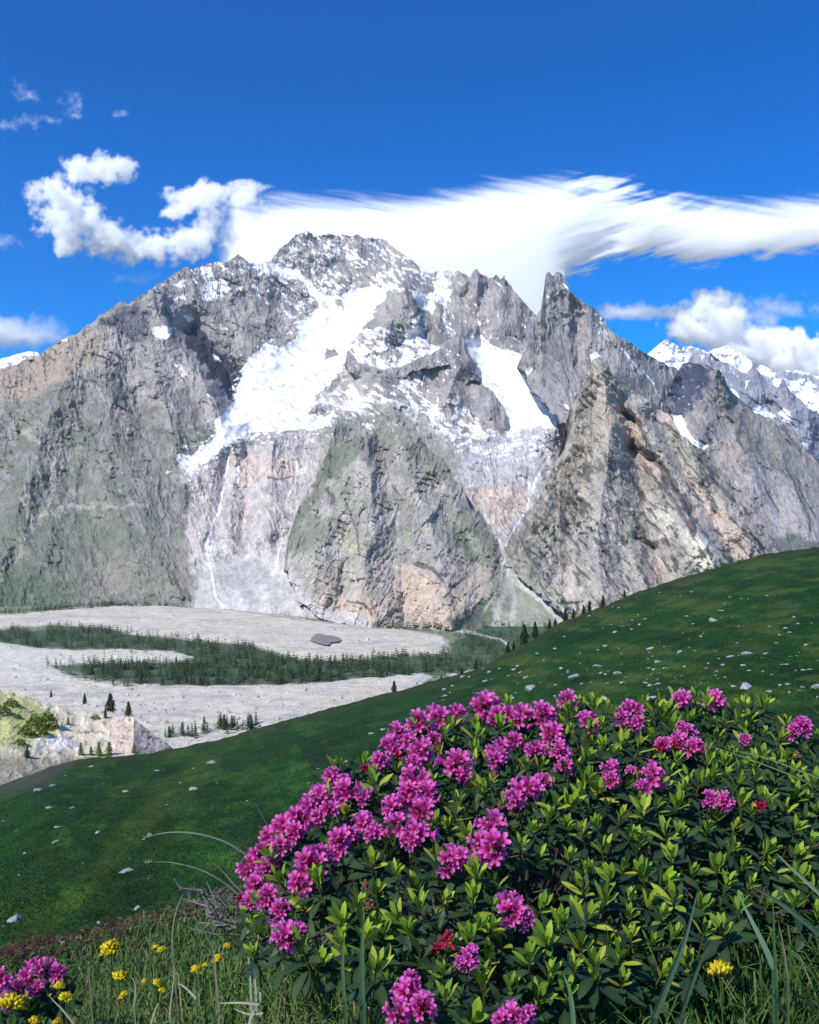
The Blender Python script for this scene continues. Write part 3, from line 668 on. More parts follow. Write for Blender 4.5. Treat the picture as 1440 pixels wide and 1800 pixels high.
def build_valley():
    py = np.concatenate([np.arange(1054, 1240, 1.0), np.arange(1240, 1420, 2.5)])
    px = np.arange(-160, 1040, 2.2)
    X, Y = np.meshgrid(px, py)
    D = valley_xy(X, Y); Z = ZV + valley_height(X, Y)
    wx = X + 9 * fbm(X / 30, Y / 12, 4, 103); wy = Y + 3 * fbm(X / 30, Y / 12, 4, 104)
    K = 0.86
    c = np.ones(X.shape + (3,)) * lin(128, 138, 114) * K
    def blend(m, rgb):
        nonlocal c
        m = np.clip(m, 0, 1)[..., None]; c = c * (1 - m) + lin(*rgb) * K * m
    f = sstep(-3, 3, poly_sd(wx, wy, FOREST)); blend(f, (84, 104, 84))
    mf = sstep(-2, 2, poly_sd(wx, wy, MOR_FAR)); blend(mf, (206, 199, 184))
    mn = sstep(-2, 2, poly_sd(wx, wy, MOR_NEAR)); blend(mn, (211, 204, 188))
    st = fbm(X / 120 + Y / 40, Y / 7, 5, 105)
    blend(0.7 * sstep(0.05, 0.4, st) * np.maximum(mf, mn), (178, 176, 172))
    blend(0.6 * sstep(0.1, 0.4, fbm(X / 60, Y / 9, 5, 106)) * np.maximum(mf, mn), (216, 208, 196))
    blend(0.6 * mn * sstep(1215, 1185, Y), (212, 215, 198))
    blend(0.7 * sstep(-6, 6, poly_sd(wx, wy, [(380,1095),(560,1105),(540,1140),(420,1120)])), (206, 196, 184))
    blend(0.75 * sstep(-6, 6, poly_sd(wx, wy, [(520,1240),(640,1212),(720,1205),(700,1240),(560,1260)])), (210, 194, 178))
    blend(0.8 * sstep(-1.5, 1.5, poly_sd(wx, wy, [(790,1183),(830,1176),(860,1180),(840,1190),(790,1192)])), (205, 204, 196))
    blend(0.8 * sstep(-1.5, 1.5, poly_sd(wx, wy, [(640,1098),(760,1104),(740,1112),(660,1106)])), (120, 132, 104))
    blend(0.9 * sstep(3, 1, line_dist(wx, wy, [(690,1098),(760,1106),(830,1112),(880,1125),(900,1140)])), (205, 203, 196))
    blend(0.6 * sstep(2.2, 0.5, line_dist(X, Y, [(390,1072),(470,1083),(540,1094),(620,1103)])), (120, 120, 112))
    blend(0.5 * mn * sstep(0.2, 0.4, fbm(X / 14, Y / 6, 4, 107)) * sstep(1240, 1290, Y), (150, 152, 140))
    co = np.stack([(X - 720) / F * D, D, Z], -1).reshape(-1, 3)
    cc = np.concatenate([c, np.zeros(c.shape[:2] + (1,))], -1).reshape(-1, 4)
    link("valley_floor", mesh_np("valley_floor", co, grid_faces(*X.shape)[:, ::-1], cc, [M_VALLEY], True), kind='structure')
build_valley()

def water_material():
    k = NT("lake_water"); b = k.n('BsdfPrincipled')
    b.inputs['Base Color'].default_value = (0.16, 0.165, 0.17, 1); k.set(b, Roughness=0.35)
    b.inputs['Specular IOR Level'].default_value = 0.2
    nz = k.noise(0.2, 3, 0.5, k.n('TexCoord').outputs['Object']); bp = k.n('Bump'); k.set(bp, Strength=0.15, Distance=0.3)
    k.l(nz.outputs[0], bp.inputs['Height']); k.l(bp.outputs[0], b.inputs['Normal']); k.l(b.outputs[0], k.out.inputs[0])
    return k.m
def build_lake():
    out = [(545,1127),(549,1120),(556,1114),(562,1113),(570,1116),(582,1117),(596,1120),(601,1125),(594,1128),(584,1129),(577,1134),(568,1133),(558,1130)]
    pts = []
    for i in range(len(out)):
        (x0, y0), (x1, y1) = out[i], out[(i + 1) % len(out)]
        for t in (0, .33, .66):
            pts.append((x0 + (x1 - x0) * t + rnd.uniform(-.8, .8), y0 + (y1 - y0) * t + rnd.uniform(-.3, .3)))
    a = np.array(pts); D = valley_xy(a[:, 0], a[:, 1])
    z = ZV + valley_height(a[:, 0], a[:, 1]).max() + 1.5
    D = -z * F / (a[:, 1] - 900)
    co = np.stack([(a[:, 0] - 720) / F * D, D, D * 0 + z], -1)
    me = bpy.data.meshes.new("lake_water"); me.from_pydata([tuple(v) for v in co], [], [tuple(range(len(co)))]); me.materials.append(water_material())
    link("lake_water", me, kind='structure')
build_lake()

# ---------------------------------------------------------------- near hillside and the scree slope left of it
SIL = np.array([(-160,1430),(0,1382),(75,1352),(130,1336),(230,1327),(300,1318),(420,1290),(500,1268),(560,1250),(640,1228),(700,1216),(760,1197),(830,1178),(862,1166),(890,1150),(930,1128),(960,1108),(1000,1090),(1060,1066),(1130,1036),(1190,1018),(1250,1001),(1300,986),(1340,975),(1400,966),(1440,961),(1620,930)], float)
def hill_far(px): return np.interp(px, [-160, 0, 420, 700, 890, 1130, 1440, 1620], [300, 330, 330, 310, 280, 235, 205, 190])
def hill_bump(px, py):
    t = sstep(0, 60, py - np.interp(px, SIL[:, 0], SIL[:, 1]))
    b = 15 * fbm(px / 210 + py / 300, py / 80, 3, 111) + 6 * fbm(px / 70, py / 34, 4, 112)
    return b * (0.15 + 0.85 * t)
def hill_D(px, py):
    """distance of the hillside surface seen at a pixel"""
    s = np.interp(px, SIL[:, 0], SIL[:, 1]); n = 1790.0
    t = (py - s) / (n - s)
    inv = (1 - t) / hill_far(px) + t / np.interp(px, [0, 700, 1440], [24, 20, 15])
    tt = sstep(0, 0.1, t)
    w = 1 + tt * (0.09 * fbm(px / 210, py / 70, 2, 113) + 0.016 * fbm(px / 60, py / 30, 3, 114))
    return 1.0 / (inv * w)
def hill_point(px, py):
    return Vector(P(px, py, float(hill_D(np.array(float(px)), np.array(float(py))))))

def build_hill():
    px = np.arange(-160, 1620, 3.0); s = np.interp(px, SIL[:, 0], SIL[:, 1]) + 3.0 * fbm(px / 40, px * 0, 6, 115, 0.6)
    nr = 230; t = np.linspace(0, 1, nr)[:, None] ** 1.15
    X = np.broadcast_to(px[None], (nr, len(px))).copy(); Y = s[None] + (1790 - s)[None] * t
    D = hill_D(X, np.maximum(Y, np.interp(px, SIL[:, 0], SIL[:, 1])[None]))
    co = np.stack(P(X, Y, D), -1)
    back = []
    for dd, dz in ((260, 260), (90, 70), (25, 9)):
        b = co[0].copy(); b[:, 1] += dd; b[:, 2] -= dz; back.append(b)
    near = []
    g0 = co[-1]
    for q in (0.34, 0.67, 1.0):                       # down to the ledge in front
        e = np.stack([g0[:, 0] * 0.16, 2.9 + g0[:, 0] * 0, -1.62 + 0.22 * g0[:, 0] * 0.16], -1)
        near.append(g0 * (1 - q) + e * q - np.array([0, 0, 1.2 * math.sin(q * math.pi)]))
    V = np.concatenate([np.array(back), co, np.array(near)])
    Xc = np.concatenate([np.repeat(X[:1], 3, 0), X, np.repeat(X[-1:], 3, 0)]); Yc = np.concatenate([np.repeat(Y[:1], 3, 0), Y, np.repeat(Y[-1:], 3, 0)])
    c = np.ones(Xc.shape + (3,)) * lin(36, 72, 30)
    def blend(m, rgb):
        nonlocal c
        m = np.clip(m, 0, 1)[..., None]; c = c * (1 - m) + lin(*rgb) * m
    wx = Xc + 26 * fbm(Xc / 60, Yc / 40, 4, 116); wy = Yc + 16 * fbm(Xc / 60, Yc / 40, 4, 117)
    blend(0.75 * sstep(0.0, 0.4, fbm(Xc / 120, Yc / 55, 5, 118)), (28, 60, 28))
    diag = fbm((Xc + Yc * 1.25) / 46, (Yc - Xc * 0.6) / 260, 4, 119)
    left = sstep(760, 520, Xc)
    blend(0.32 * left * sstep(0.05, 0.38, diag), (66, 92, 34))
    blend(0.6 * sstep(34, 2, line_dist(wx, wy, [(360,1345),(280,1410),(220,1480),(150,1560),(60,1640)])), (74, 98, 34))
    blend(0.45 * left * sstep(0.1, 0.4, fbm(wx / 70, wy / 30, 5, 122, 0.6)), (66, 104, 42))
    right = sstep(700, 900, Xc)
    blend(0.8 * right * sstep(0.0, 0.3, fbm(Xc / 130, Yc / 22, 6, 120, 0.6)), (72, 92, 40))
    blend(0.7 * sstep(16, 2, np.abs(Yc - np.interp(Xc, SIL[:, 0], SIL[:, 1]))), (66, 70, 40))
    blend(0.85 * sstep(-12, 14, poly_sd(wx, wy, [(-160,1740),(0,1668),(120,1640),(300,1596),(430,1556),(520,1640),(440,1790),(0,1900)])), (92, 62, 50))
    blend(0.9 * sstep(-8, 10, poly_sd(wx, wy, [(-160,1400),(0,1362),(60,1345),(130,1330),(150,1345),(90,1375),(0,1395),(-160,1430)])), (72, 74, 64))  # grey rubble, coloured darker to stand for the shade lying on it
    cc = np.concatenate([c, np.zeros(c.shape[:2] + (1,))], -1)
    c[-3:] = np.where((Xc[-3:] > 520)[..., None], lin(44, 66, 30), c[-3:])
    global HILL_COL
    HILL_COL = (Xc, Yc, c)
    link("hillside", mesh_np("hillside", V.reshape(-1, 3), grid_faces(*Xc.shape)[:, ::-1], cc.reshape(-1, 4), [M_HILL], True), kind='structure')
build_hill()

SC_TOP = np.array([(-120,1180),(0,1212),(30,1217),(60,1228),(100,1240),(130,1250),(190,1260),(235,1262),(262,1284),(290,1303),(320,1330),(350,1350)], float)
def scree_D(px, py):
    s = np.interp(px, SC_TOP[:, 0], SC_TOP[:, 1]); t = (py - s) / 200.0
    return 1.0 / ((1 - t) / 560.0 + t / 400.0) * (1 - 0.009 * ridged(px / 46, py / 40, 5, 131))
def build_scree():
    px = np.arange(-120, 350, 1.6); s = np.interp(px, SC_TOP[:, 0], SC_TOP[:, 1]) - 1.5 * (ridged(px / 14, px * 0, 4, 132) - 0.4)
    nr = 110; t = np.linspace(0, 1, nr)[:, None]
    X = np.broadcast_to(px[None], (nr, len(px))).copy(); Y = s[None] + 190 * t
    D = scree_D(X, Y); co = np.stack(P(X, Y, D), -1)
    b1 = co[0].copy(); b1[:, 1] += 120; b1[:, 2] -= 70; b2 = co[0].copy(); b2[:, 1] += 500; b2[:, 2] -= 420
    V = np.concatenate([b2[None], b1[None], co])
    c = np.ones(X.shape + (3,)) * lin(208, 196, 172)
    def blend(m, rgb):
        nonlocal c
        m = np.clip(m, 0, 1)[..., None]; c = c * (1 - m) + lin(*rgb) * m
    wx = X + 16 * fbm(X / 26, Y / 26, 4, 133); wy = Y + 12 * fbm(X / 26, Y / 26, 4, 134)
    blend(0.8 * sstep(-8, 10, poly_sd(wx, wy, [(-120,1190),(0,1212),(60,1235),(105,1262),(100,1295),(40,1310),(-120,1330)])), (158, 166, 92))
    blend(0.7 * sstep(0.05, 0.3, fbm(X / 22, Y / 14, 5, 135)) * sstep(140, 60, X), (176, 170, 120))
    blend(0.7 * sstep(-6, 8, poly_sd(wx, wy, [(180,1262),(240,1270),(290,1310),(310,1340),(230,1330),(190,1300)])), (204, 180, 164))
    blend(0.75 * sstep(-5, 5, poly_sd(wx, wy, [(60,1300),(110,1290),(150,1315),(90,1325)])), (200, 198, 196))
    blend(0.7 * sstep(0.2, 0.4, fbm(X / 20, Y / 12, 5, 136)), (160, 150, 132))
    blend(0.8 * sstep(0.42, 0.5, fbm(X / 12, Y / 9, 4, 137)), (92, 88, 84))
    blend(0.75 * sstep(1310, 1345, wy), (128, 122, 106))
    cc = np.concatenate([c, np.zeros(c.shape[:2] + (1,))], -1); cc = np.concatenate([cc[:1], cc[:1], cc])
    link("scree_slope", mesh_np("scree_slope", V.reshape(-1, 3), grid_faces(nr + 2, len(px))[:, ::-1], cc.reshape(-1, 4), [M_SCREE]), kind='structure')
build_scree()

def build_moraine_boulders():
    g = np.random.RandomState(55); n = 5200
    px = g.uniform(-60, 800, n); py = g.uniform(1064, 1320, n)
    k = (np.maximum(poly_sd(px, py, MOR_FAR), poly_sd(px, py, MOR_NEAR)) > 1) & (g.rand(n) < 0.25 + 0.75 * sstep(0, 0.3, fbm(px / 30, py / 10, 3, 191)))
    px, py = px[k], py[k]; D = valley_xy(px, py); n = len(px); r = g.gamma(2.0, 1.2, n) + 0.8
    c = np.stack([(px - 720) / F * D, D, ZV + valley_height(px, py)], -1)
    base = np.array([(-1, 0, 0), (0, -1, 0), (1, 0, 0), (0, 1, 0), (0.1, 0, 0.9), (0, 0.1, -0.6)], float)
    V = c[:, None] + base[None] * (r[:, None, None] * g.uniform(.55, 1.3, (n, 6, 3)))
    T = (np.array([(0, 1, 4), (1, 2, 4), (2, 3, 4), (3, 0, 4), (1, 0, 5), (2, 1, 5), (3, 2, 5), (0, 3, 5)])[None] + 6 * np.arange(n)[:, None, None]).reshape(-1, 3)
    q = np.repeat(g.uniform(.7, 1.1, (n, 1)), 6, 0); C = np.concatenate([q * lin(186, 182, 174), np.zeros((n * 6, 1))], 1)
    link("moraine_boulders", mesh_np("moraine_boulders", V.reshape(-1, 3), T, C, [M_VALLEY]), kind='stuff')
build_moraine_boulders()

# ---------------------------------------------------------------- clouds: closed bodies of even scattering air, thin at their rims
def cloud_material():
    k = NT("cloud_vapour"); v = k.n('VolumeScatter')
    v.inputs['Color'].default_value = (1, 1, 1, 1); v.inputs['Density'].default_value = 0.0055; v.inputs['Anisotropy'].default_value = 0.0
    k.l(v.outputs[0], k.out.inputs['Volume'])
    return k.m
M_CLOUD = cloud_material()
CD = 13500.0
def blobs(X, Y, bl):
    f = np.full(X.shape, -9.0)
    for b in bl:
        x, y, rx, ry = b[:4]; a = R(b[4]) if len(b) > 4 else 0.0
        dx = (X - x) * math.cos(a) + (Y - y) * math.sin(a); dy = -(X - x) * math.sin(a) + (Y - y) * math.cos(a)
        g = 1 - np.sqrt((dx / rx) ** 2 + (dy / ry) ** 2)
        f = np.maximum(f, g) + 0.18 * np.log1p(np.exp(-np.abs(f - g) * 8)) if False else np.log(np.exp(np.clip(f, -8, 8) * 7) + np.exp(np.clip(g, -8, 8) * 7)) / 7
    return f
def cloud(label, box, field, tmax, step=2.0, D0=CD, pw=1.5, name="cloud"):
    x0, y0, x1, y1 = box
    X, Y = np.meshgrid(np.arange(x0, x1, step), np.arange(y0, y1, step))
    f = field(X, Y)
    b = np.minimum(np.minimum(X - x0, x1 - step - X), np.minimum(Y - y0, y1 - step - Y)) / (step * 5)
    f = np.minimum(f, b * 0.4)
    T = tmax * np.clip(f, 0, 1.2) ** pw
    T[[0, -1], :] = 0; T[:, [0, -1]] = 0
    pos = T > 0.5
    T = np.where(pos, T, 0)
    n = X.size
    front = np.stack(P(X, Y, D0 - 0.6 * T), -1).reshape(-1, 3); back = np.stack(P(X, Y, D0 + 0.4 * T), -1).reshape(-1, 3)
    nr, nc = X.shape
    keep = (pos[:-1, :-1] | pos[1:, :-1] | pos[:-1, 1:] | pos[1:, 1:])
    fq = grid_faces(nr, nc, keep)
    bi = np.where(pos.reshape(-1), np.arange(n) + n, np.arange(n))
    bq = bi[fq][:, ::-1]
    faces = np.concatenate([fq, bq])
    tri = np.concatenate([faces[:, [0, 1, 2]], faces[:, [0, 2, 3]]])
    used = np.unique(tri); remap = np.zeros(2 * n, np.int64); remap[used] = np.arange(len(used))
    me = mesh_np(name, np.concatenate([front, back])[used], remap[tri], None, [M_CLOUD], True)
    return thing(name, label, "cloud", me=me)

def billow(X, Y, s, seed, amp=0.5):
    return amp * (fbm(X / s, Y / s, 6, seed, 0.56))
def cum(bl, s=34, amp=0.55, seed=1, bias=0.12):
    def f(X, Y):
        wx = X + 10 * fbm(X / 30, Y / 30, 4, seed + 5); wy = Y + 10 * fbm(X / 30, Y / 30, 4, seed + 6)
        g = blobs(wx, wy, bl)
        return (g + bias) + billow(X, Y, s, seed, amp) * sstep(-0.5, 0.1, g)
    return f

cloud("white puffy cloud curling in the blue sky left of the snowy summit", (0, 230, 520, 500),
      cum([(200,292,50,26,10),(150,305,55,34),(95,345,58,40),(115,385,55,45),(165,395,55,40,35),(120,430,26,24),(200,428,60,36),(265,435,75,34),(340,425,58,32),(365,392,34,42),(325,352,46,32),(370,345,50,30),(425,345,50,30),(300,375,22,14)], 30, 0.62, 3, 0.05), 1150, pw=1.9)

def banner(X, Y):
    top = np.interp(X, [380,420,480,560,640,720,800,860,930,1000,1080,1130,1200,1300,1440,1600], [352,338,336,336,334,340,326,312,303,300,300,316,334,345,338,325])
    bot = np.interp(X, [380,400,430,470,900,955,985,994,1004,1030,1060,1100,1180,1230,1300,1350,1440,1600], [480,540,640,760,760,740,640,500,492,484,470,460,470,474,458,456,450,440])
    a = R(-17)
    u = X * math.cos(a) + Y * math.sin(a); v = -X * math.sin(a) + Y * math.cos(a)
    a2 = R(9); u2 = X * math.cos(a2) + Y * math.sin(a2); v2 = -X * math.sin(a2) + Y * math.cos(a2)
    st = fbm(u / 150, (v + 14 * fbm(u / 160, v / 60, 3, 141)) / 15, 5, 142, 0.5)
    st2 = fbm(u2 / 130, v2 / 11, 5, 143, 0.55)
    right = sstep(960, 1050, X)
    e_top = (Y - top + 8 * st2 + 4) / 74.0
    e_bot = (bot - Y + 16 * st + 10 * fbm(X / 40, Y / 30, 5, 144)) / 42.0
    e_left = (X - 378 + 0.15 * (Y - 400) + 14 * fbm(X / 30, Y / 30, 4, 145)) / 60.0
    f = np.minimum(np.minimum(e_top, e_bot), np.minimum(e_left, 1.0))
    thick = 1.0 * (1 - right) + right * (0.55 + 0.42 * sstep(1080, 1300, X) + 0.20 * sstep(0, 60, Y - top) )
    f = np.minimum(f, thick) + sstep(-0.02, 0.22, f) * right * 0.85 * st * sstep(1330, 1080, X) + 0.10 * st2 * sstep(0.8, 0.2, f) + 0.05 * right * st2
    return f * sstep(-0.2, 0.1, f)
cloud("long white banner cloud streaming right from behind the summit", (370, 270, 1560, 780), banner, 1300, 2.0, pw=2.1)
cloud("small rounded white cloud standing alone above the right-hand peaks", (1150, 495, 1350, 640),
      cum([(1210,572,48,34),(1245,545,50,36),(1275,560,55,38),(1240,585,60,30)], 26, 0.5, 12, 0.12), 1500)
cloud("thin flat white sliver of cloud right of the rock needle", (1030, 525, 1230, 575), cum([(1125,548,95,15),(1090,550,55,13)], 40, 0.35, 13, 0.1), 420)
cloud("faint veil of cloud right of the small rounded cloud", (1270, 500, 1470, 610), cum([(1360,540,90,26),(1330,555,60,20)], 40, 0.7, 14, 0.0), 260)
cloud("heap of white cloud piled on the far snowy range", (1220, 570, 1560, 700),
      cum([(1335,600,48,32),(1300,618,55,28),(1270,636,36,20),(1400,610,44,32),(1375,640,80,34),(1440,650,60,36),(1500,640,60,40)], 26, 0.6, 15, 0.2), 1500)
cloud("smooth pale cloud bank low over the left skyline", (-200, 530, 150, 660), cum([(-30,585,150,38),(40,590,80,20),(-120,600,120,50)], 70, 0.25, 16, 0.05), 500)
cloud("thin scrap of cloud just under the curled cloud", (150, 450, 330, 510), cum([(240,488,75,12)], 40, 0.6, 17, -0.1), 90)
cloud("faint wisp of cloud at the left edge level with the curled cloud", (-60, 395, 80, 450), cum([(0,425,40,16)], 26, 0.6, 18, -0.05), 130)
cloud("faint scattered wisps of cloud high in the upper left sky", (-40, 110, 260, 270),
      cum([(33,150,26,14,35),(52,172,30,12,20),(46,212,28,18),(88,212,30,14),(10,222,26,16),(125,180,26,26,40),(135,205,22,8),(215,198,20,9)], 18, 0.8, 19, -0.10), 75, pw=1.9)

# ---- the cloud overhead, behind the camera, whose shade lies on the near hillside
def shade_cloud():
    H = 1000.0; c = Vector((55, 130, 0)) + Vector((SUN.x, SUN.y, 0)) * (H / SUN.z)
    n = 60; u = np.linspace(-1, 1, n); U, V = np.meshgrid(u, u)
    f = 1 - (np.abs(U) ** 3 + np.abs(V) ** 3) + 0.25 * fbm(U * 3, V * 3, 5, 161)
    T = 120.0 * np.clip(f, 0, 1) ** 0.6 * (1 + 0.3 * fbm(U * 2, V * 2, 4, 162))
    T[[0, -1], :] = 0; T[:, [0, -1]] = 0; pos = T > 0.5; T = np.where(pos, T, 0)
    x = c.x + U * SHX; y = c.y + V * SHY
    lo = np.stack([x, y, H - 0.4 * T], -1).reshape(-1, 3); hi = np.stack([x, y, H + 0.6 * T], -1).reshape(-1, 3)
    keep = pos[:-1, :-1] | pos[1:, :-1] | pos[:-1, 1:] | pos[1:, 1:]
    fq = grid_faces(n, n, keep); bi = np.where(pos.reshape(-1), np.arange(n * n) + n * n, np.arange(n * n))
    faces = np.concatenate([fq, bi[fq][:, ::-1]]); tri = np.concatenate([faces[:, [0, 1, 2]], faces[:, [0, 2, 3]]])
    used = np.unique(tri); rm = np.zeros(2 * n * n, np.int64); rm[used] = np.arange(len(used))
    me = mesh_np("unseen_shade_cloud", np.concatenate([lo, hi])[used], rm[tri], None, [M_SHADE], True)
    link("unseen_shade_cloud", me, kind='stuff')
M_SHADE = M_CLOUD.copy(); M_SHADE.name = "thin_shade_cloud_vapour"
M_SHADE.node_tree.nodes['Volume Scatter'].inputs['Density'].default_value = 0.0030
SHX, SHY = 420.0, 290.0
shade_cloud()

# ---------------------------------------------------------------- haze: the valley air
def build_haze():
    k = NT("valley_air"); v = k.n('VolumePrincipled')
    v.inputs['Color'].default_value = (0.80, 0.89, 1.0, 1); v.inputs['Density'].default_value = HAZE
    v.inputs['Anisotropy'].default_value = 0.2
    k.l(v.outputs[0], k.out.inputs['Volume'])
    x0, x1, y0, y1, z0, z1 = -7400, 7400, -60, 12300, -1250, 2850
    V = [(x, y, z) for x in (x0, x1) for y in (y0, y1) for z in (z0, z1)]
    Fc = [(0, 1, 3, 2), (4, 6, 7, 5), (0, 4, 5, 1), (2, 3, 7, 6), (0, 2, 6, 4), (1, 5, 7, 3)]
    me = bpy.data.meshes.new("haze"); me.from_pydata(V, [], Fc); me.materials.append(k.m)
    link("haze", me, kind='stuff')
HAZE = 0.7e-5
build_haze()

# ---------------------------------------------------------------- conifers, shrubs, boulders
def leaf_material(name, c0, c1, rough=0.6, transl=0.25, spec=0.25):
    """foliage colour that varies per object and by the attribute 'Col' (a multiplier)"""
    k = NT(name); at = k.n('Attribute', attribute_name='Col'); oi = k.n('ObjectInfo')
    mx = k.n('MixRGB'); k.l(oi.outputs['Random'], mx.inputs[0]); mx.inputs[1].default_value = (*c0, 1); mx.inputs[2].default_value = (*c1, 1)
    c = k.mul(mx.outputs[0], at.outputs['Color'])
    b = k.n('BsdfPrincipled'); k.set(b, Roughness=rough); b.inputs['Specular IOR Level'].default_value = spec
    k.l(c, b.inputs['Base Color'])
    t = k.n('BsdfTranslucent'); k.l(c, t.inputs['Color'])
    m = k.n('MixShader'); m.inputs[0].default_value = transl
    k.l(b.outputs[0], m.inputs[1]); k.l(t.outputs[0], m.inputs[2]); k.l(m.outputs[0], k.out.inputs[0])
    return k.m
def plain_material(name, c, rough=0.8, spec=0.2, noise=None):
    k = NT(name); b = k.n('BsdfPrincipled'); k.set(b, Roughness=rough); b.inputs['Specular IOR Level'].default_value = spec
    if noise:
        nz = k.noise(noise, 6, 0.65, k.n('TexCoord').outputs['Object'])
        r = k.ramp(nz.outputs[0], [(0.3, tuple(x * 0.5 for x in c)), (0.55, tuple(c)), (0.75, tuple(min(1, x * 1.35) for x in c))])
        k.l(r.outputs[0], b.inputs['Base Color'])
        bp = k.n('Bump'); k.set(bp, Strength=0.6, Distance=0.25 / noise); k.l(nz.outputs[0], bp.inputs['Height']); k.l(bp.outputs[0], b.inputs['Normal'])
    else:
        b.inputs['Base Color'].default_value = (*c, 1)
    k.l(b.outputs[0], k.out.inputs[0]); return k.m
M_NEEDLE = leaf_material("conifer_needles", (0.024, 0.050, 0.026), (0.040, 0.066, 0.030), 0.8, 0.1, 0.1)
M_LARCH = leaf_material("larch_needles", (0.10, 0.17, 0.03), (0.15, 0.20, 0.045), 0.8, 0.2, 0.1)
M_BARK = plain_material("conifer_bark", (0.07, 0.055, 0.045))
M_STONE = plain_material("pale_stone", (0.42, 0.43, 0.41), 0.9, 0.15, 2.6)

class MB:
    """collects vertices, faces, a colour per vertex and a material per face"""
    def __init__(s): s.v = []; s.f = []; s.c = []; s.fm = []; s.mi = 0
    def add(s, vs, fs, c=(1, 1, 1)):
        o = len(s.v); s.v += [tuple(v) for v in vs]; s.f += [tuple(i + o for i in f) for f in fs]
        s.fm += [s.mi] * len(fs)
        s.c += [c] * len(vs) if not isinstance(c, list) else c
    def mesh(s, name, mat, smooth=False):
        me = bpy.data.meshes.new(name); me.from_pydata(s.v, [], s.f)
        a = me.color_attributes.new('Col', 'FLOAT_COLOR', 'POINT')
        a.data.foreach_set('color', np.concatenate([np.array(s.c, np.float32), np.ones((len(s.c), 1), np.float32)], 1).ravel())
        for m in (mat if isinstance(mat, (list, tuple)) else [mat]): me.materials.append(m)
        if s.mi: me.polygons.foreach_set('material_index', s.fm)
        if smooth: me.polygons.foreach_set('use_smooth', [True] * len(me.polygons))
        me.update(); return me
    def put(s, o, M, mi=None):
        """append another builder's shape, moved by M"""
        k = len(s.v); s.v += [tuple(M @ Vector(v)) for v in o.v]; s.f += [tuple(i + k for i in f) for f in o.f]
        s.c += o.c; s.fm += (o.fm if mi is None else [mi] * len(o.f))
    def tube(s, pts, r0, r1, n=5, c=(1, 1, 1)):
        pts = [Vector(p) for p in pts]; rings = []
        for i, p in enumerate(pts):
            d = (pts[min(i + 1, len(pts) - 1)] - pts[max(i - 1, 0)]).normalized()
            a = d.orthogonal().normalized(); b = d.cross(a); r = r0 + (r1 - r0) * i / (len(pts) - 1)
            rings.append([p + (a * math.cos(2 * math.pi * k / n) + b * math.sin(2 * math.pi * k / n)) * r for k in range(n)])
        fs = [(i * n + k, i * n + (k + 1) % n, (i + 1) * n + (k + 1) % n, (i + 1) * n + k) for i in range(len(pts) - 1) for k in range(n)]
        s.add([v for r in rings for v in r], fs, c)

def conifer_crown(seed, tiers, per, quads, base=0.10, width=0.27):
    """unit-height crown: drooping boughs built of needle sprays, uneven outline"""
    g = random.Random(seed); m = MB()
    for t in range(tiers):
        h = base + (1 - base) * (t / tiers) ** 0.9
        rad = width * (1 - (t / tiers)) ** 0.8 * g.uniform(0.75, 1.15) + 0.012
        for k in range(per):
            a = 2 * math.pi * (k + g.random() * 0.8) / per + t * 1.3
            r = rad * g.uniform(0.65, 1.15); d = Vector((math.cos(a), math.sin(a), 0)); sd = Vector((-d.y, d.x, 0))
            for q in range(quads):
                u0 = q / quads; u1 = (q + 1.15) / quads; w = 0.05 * (1.1 - u0) * g.uniform(0.7, 1.3) + 0.008
                p0 = d * (r * u0) + Vector((0, 0, h - 0.10 * r / width * u0 ** 1.4 * 0.9 + 0.02)); p1 = d * (r * u1) + Vector((0, 0, h - 0.10 * r / width * u1 ** 1.4 - g.uniform(0, 0.02)))
                c = g.uniform(0.7, 1.3); cc = (c, c, c * 0.95)
                m.add([p0 - sd * w, p1 - sd * w * 0.5, p1 + sd * w * 0.5, p0 + sd * w, (p0 + p1) / 2 + Vector((0, 0, 0.03 * g.random())), (p0 + p1) / 2 - Vector((0, 0, 0.035 * g.uniform(0.5, 1)))],
                      [(0, 1, 4), (1, 2, 4), (2, 3, 4), (3, 0, 4), (0, 5, 1), (1, 5, 2), (2, 5, 3)], cc)
    m.add([(-0.012, 0, 0.93), (0.012, 0.004, 0.93), (0, -0.012, 0.93), (0, 0, 1.02)], [(0, 1, 3), (1, 2, 3), (2, 0, 3)])
    return m
def trunk_mesh():
    m = MB(); m.tube([(0, 0, -0.03), (0.004, 0, 0.4), (0, 0.003, 0.96)], 0.022, 0.004, 6)
    return m.mesh("trunk", M_BARK)
CROWNS = [conifer_crown(40 + i, 15, 8, 3).mesh("crown", M_NEEDLE) for i in range(3)]
LARCH_CROWNS = [conifer_crown(60 + i, 12, 7, 3, 0.06, 0.27).mesh("crown", M_LARCH) for i in range(2)]
TRUNK = trunk_mesh()
def conifer(name, label, loc, h, k, crowns=CROWNS, cat="conifer", group=None, wide=1.0):
    t = thing(name, label, cat, loc, group)
    t.scale = (h * wide, h * wide, h); t.rotation_euler = (0, 0, rnd.uniform(0, 6.28))
    link("trunk", TRUNK, t); link("crown", crowns[k % len(crowns)], t)
    return t

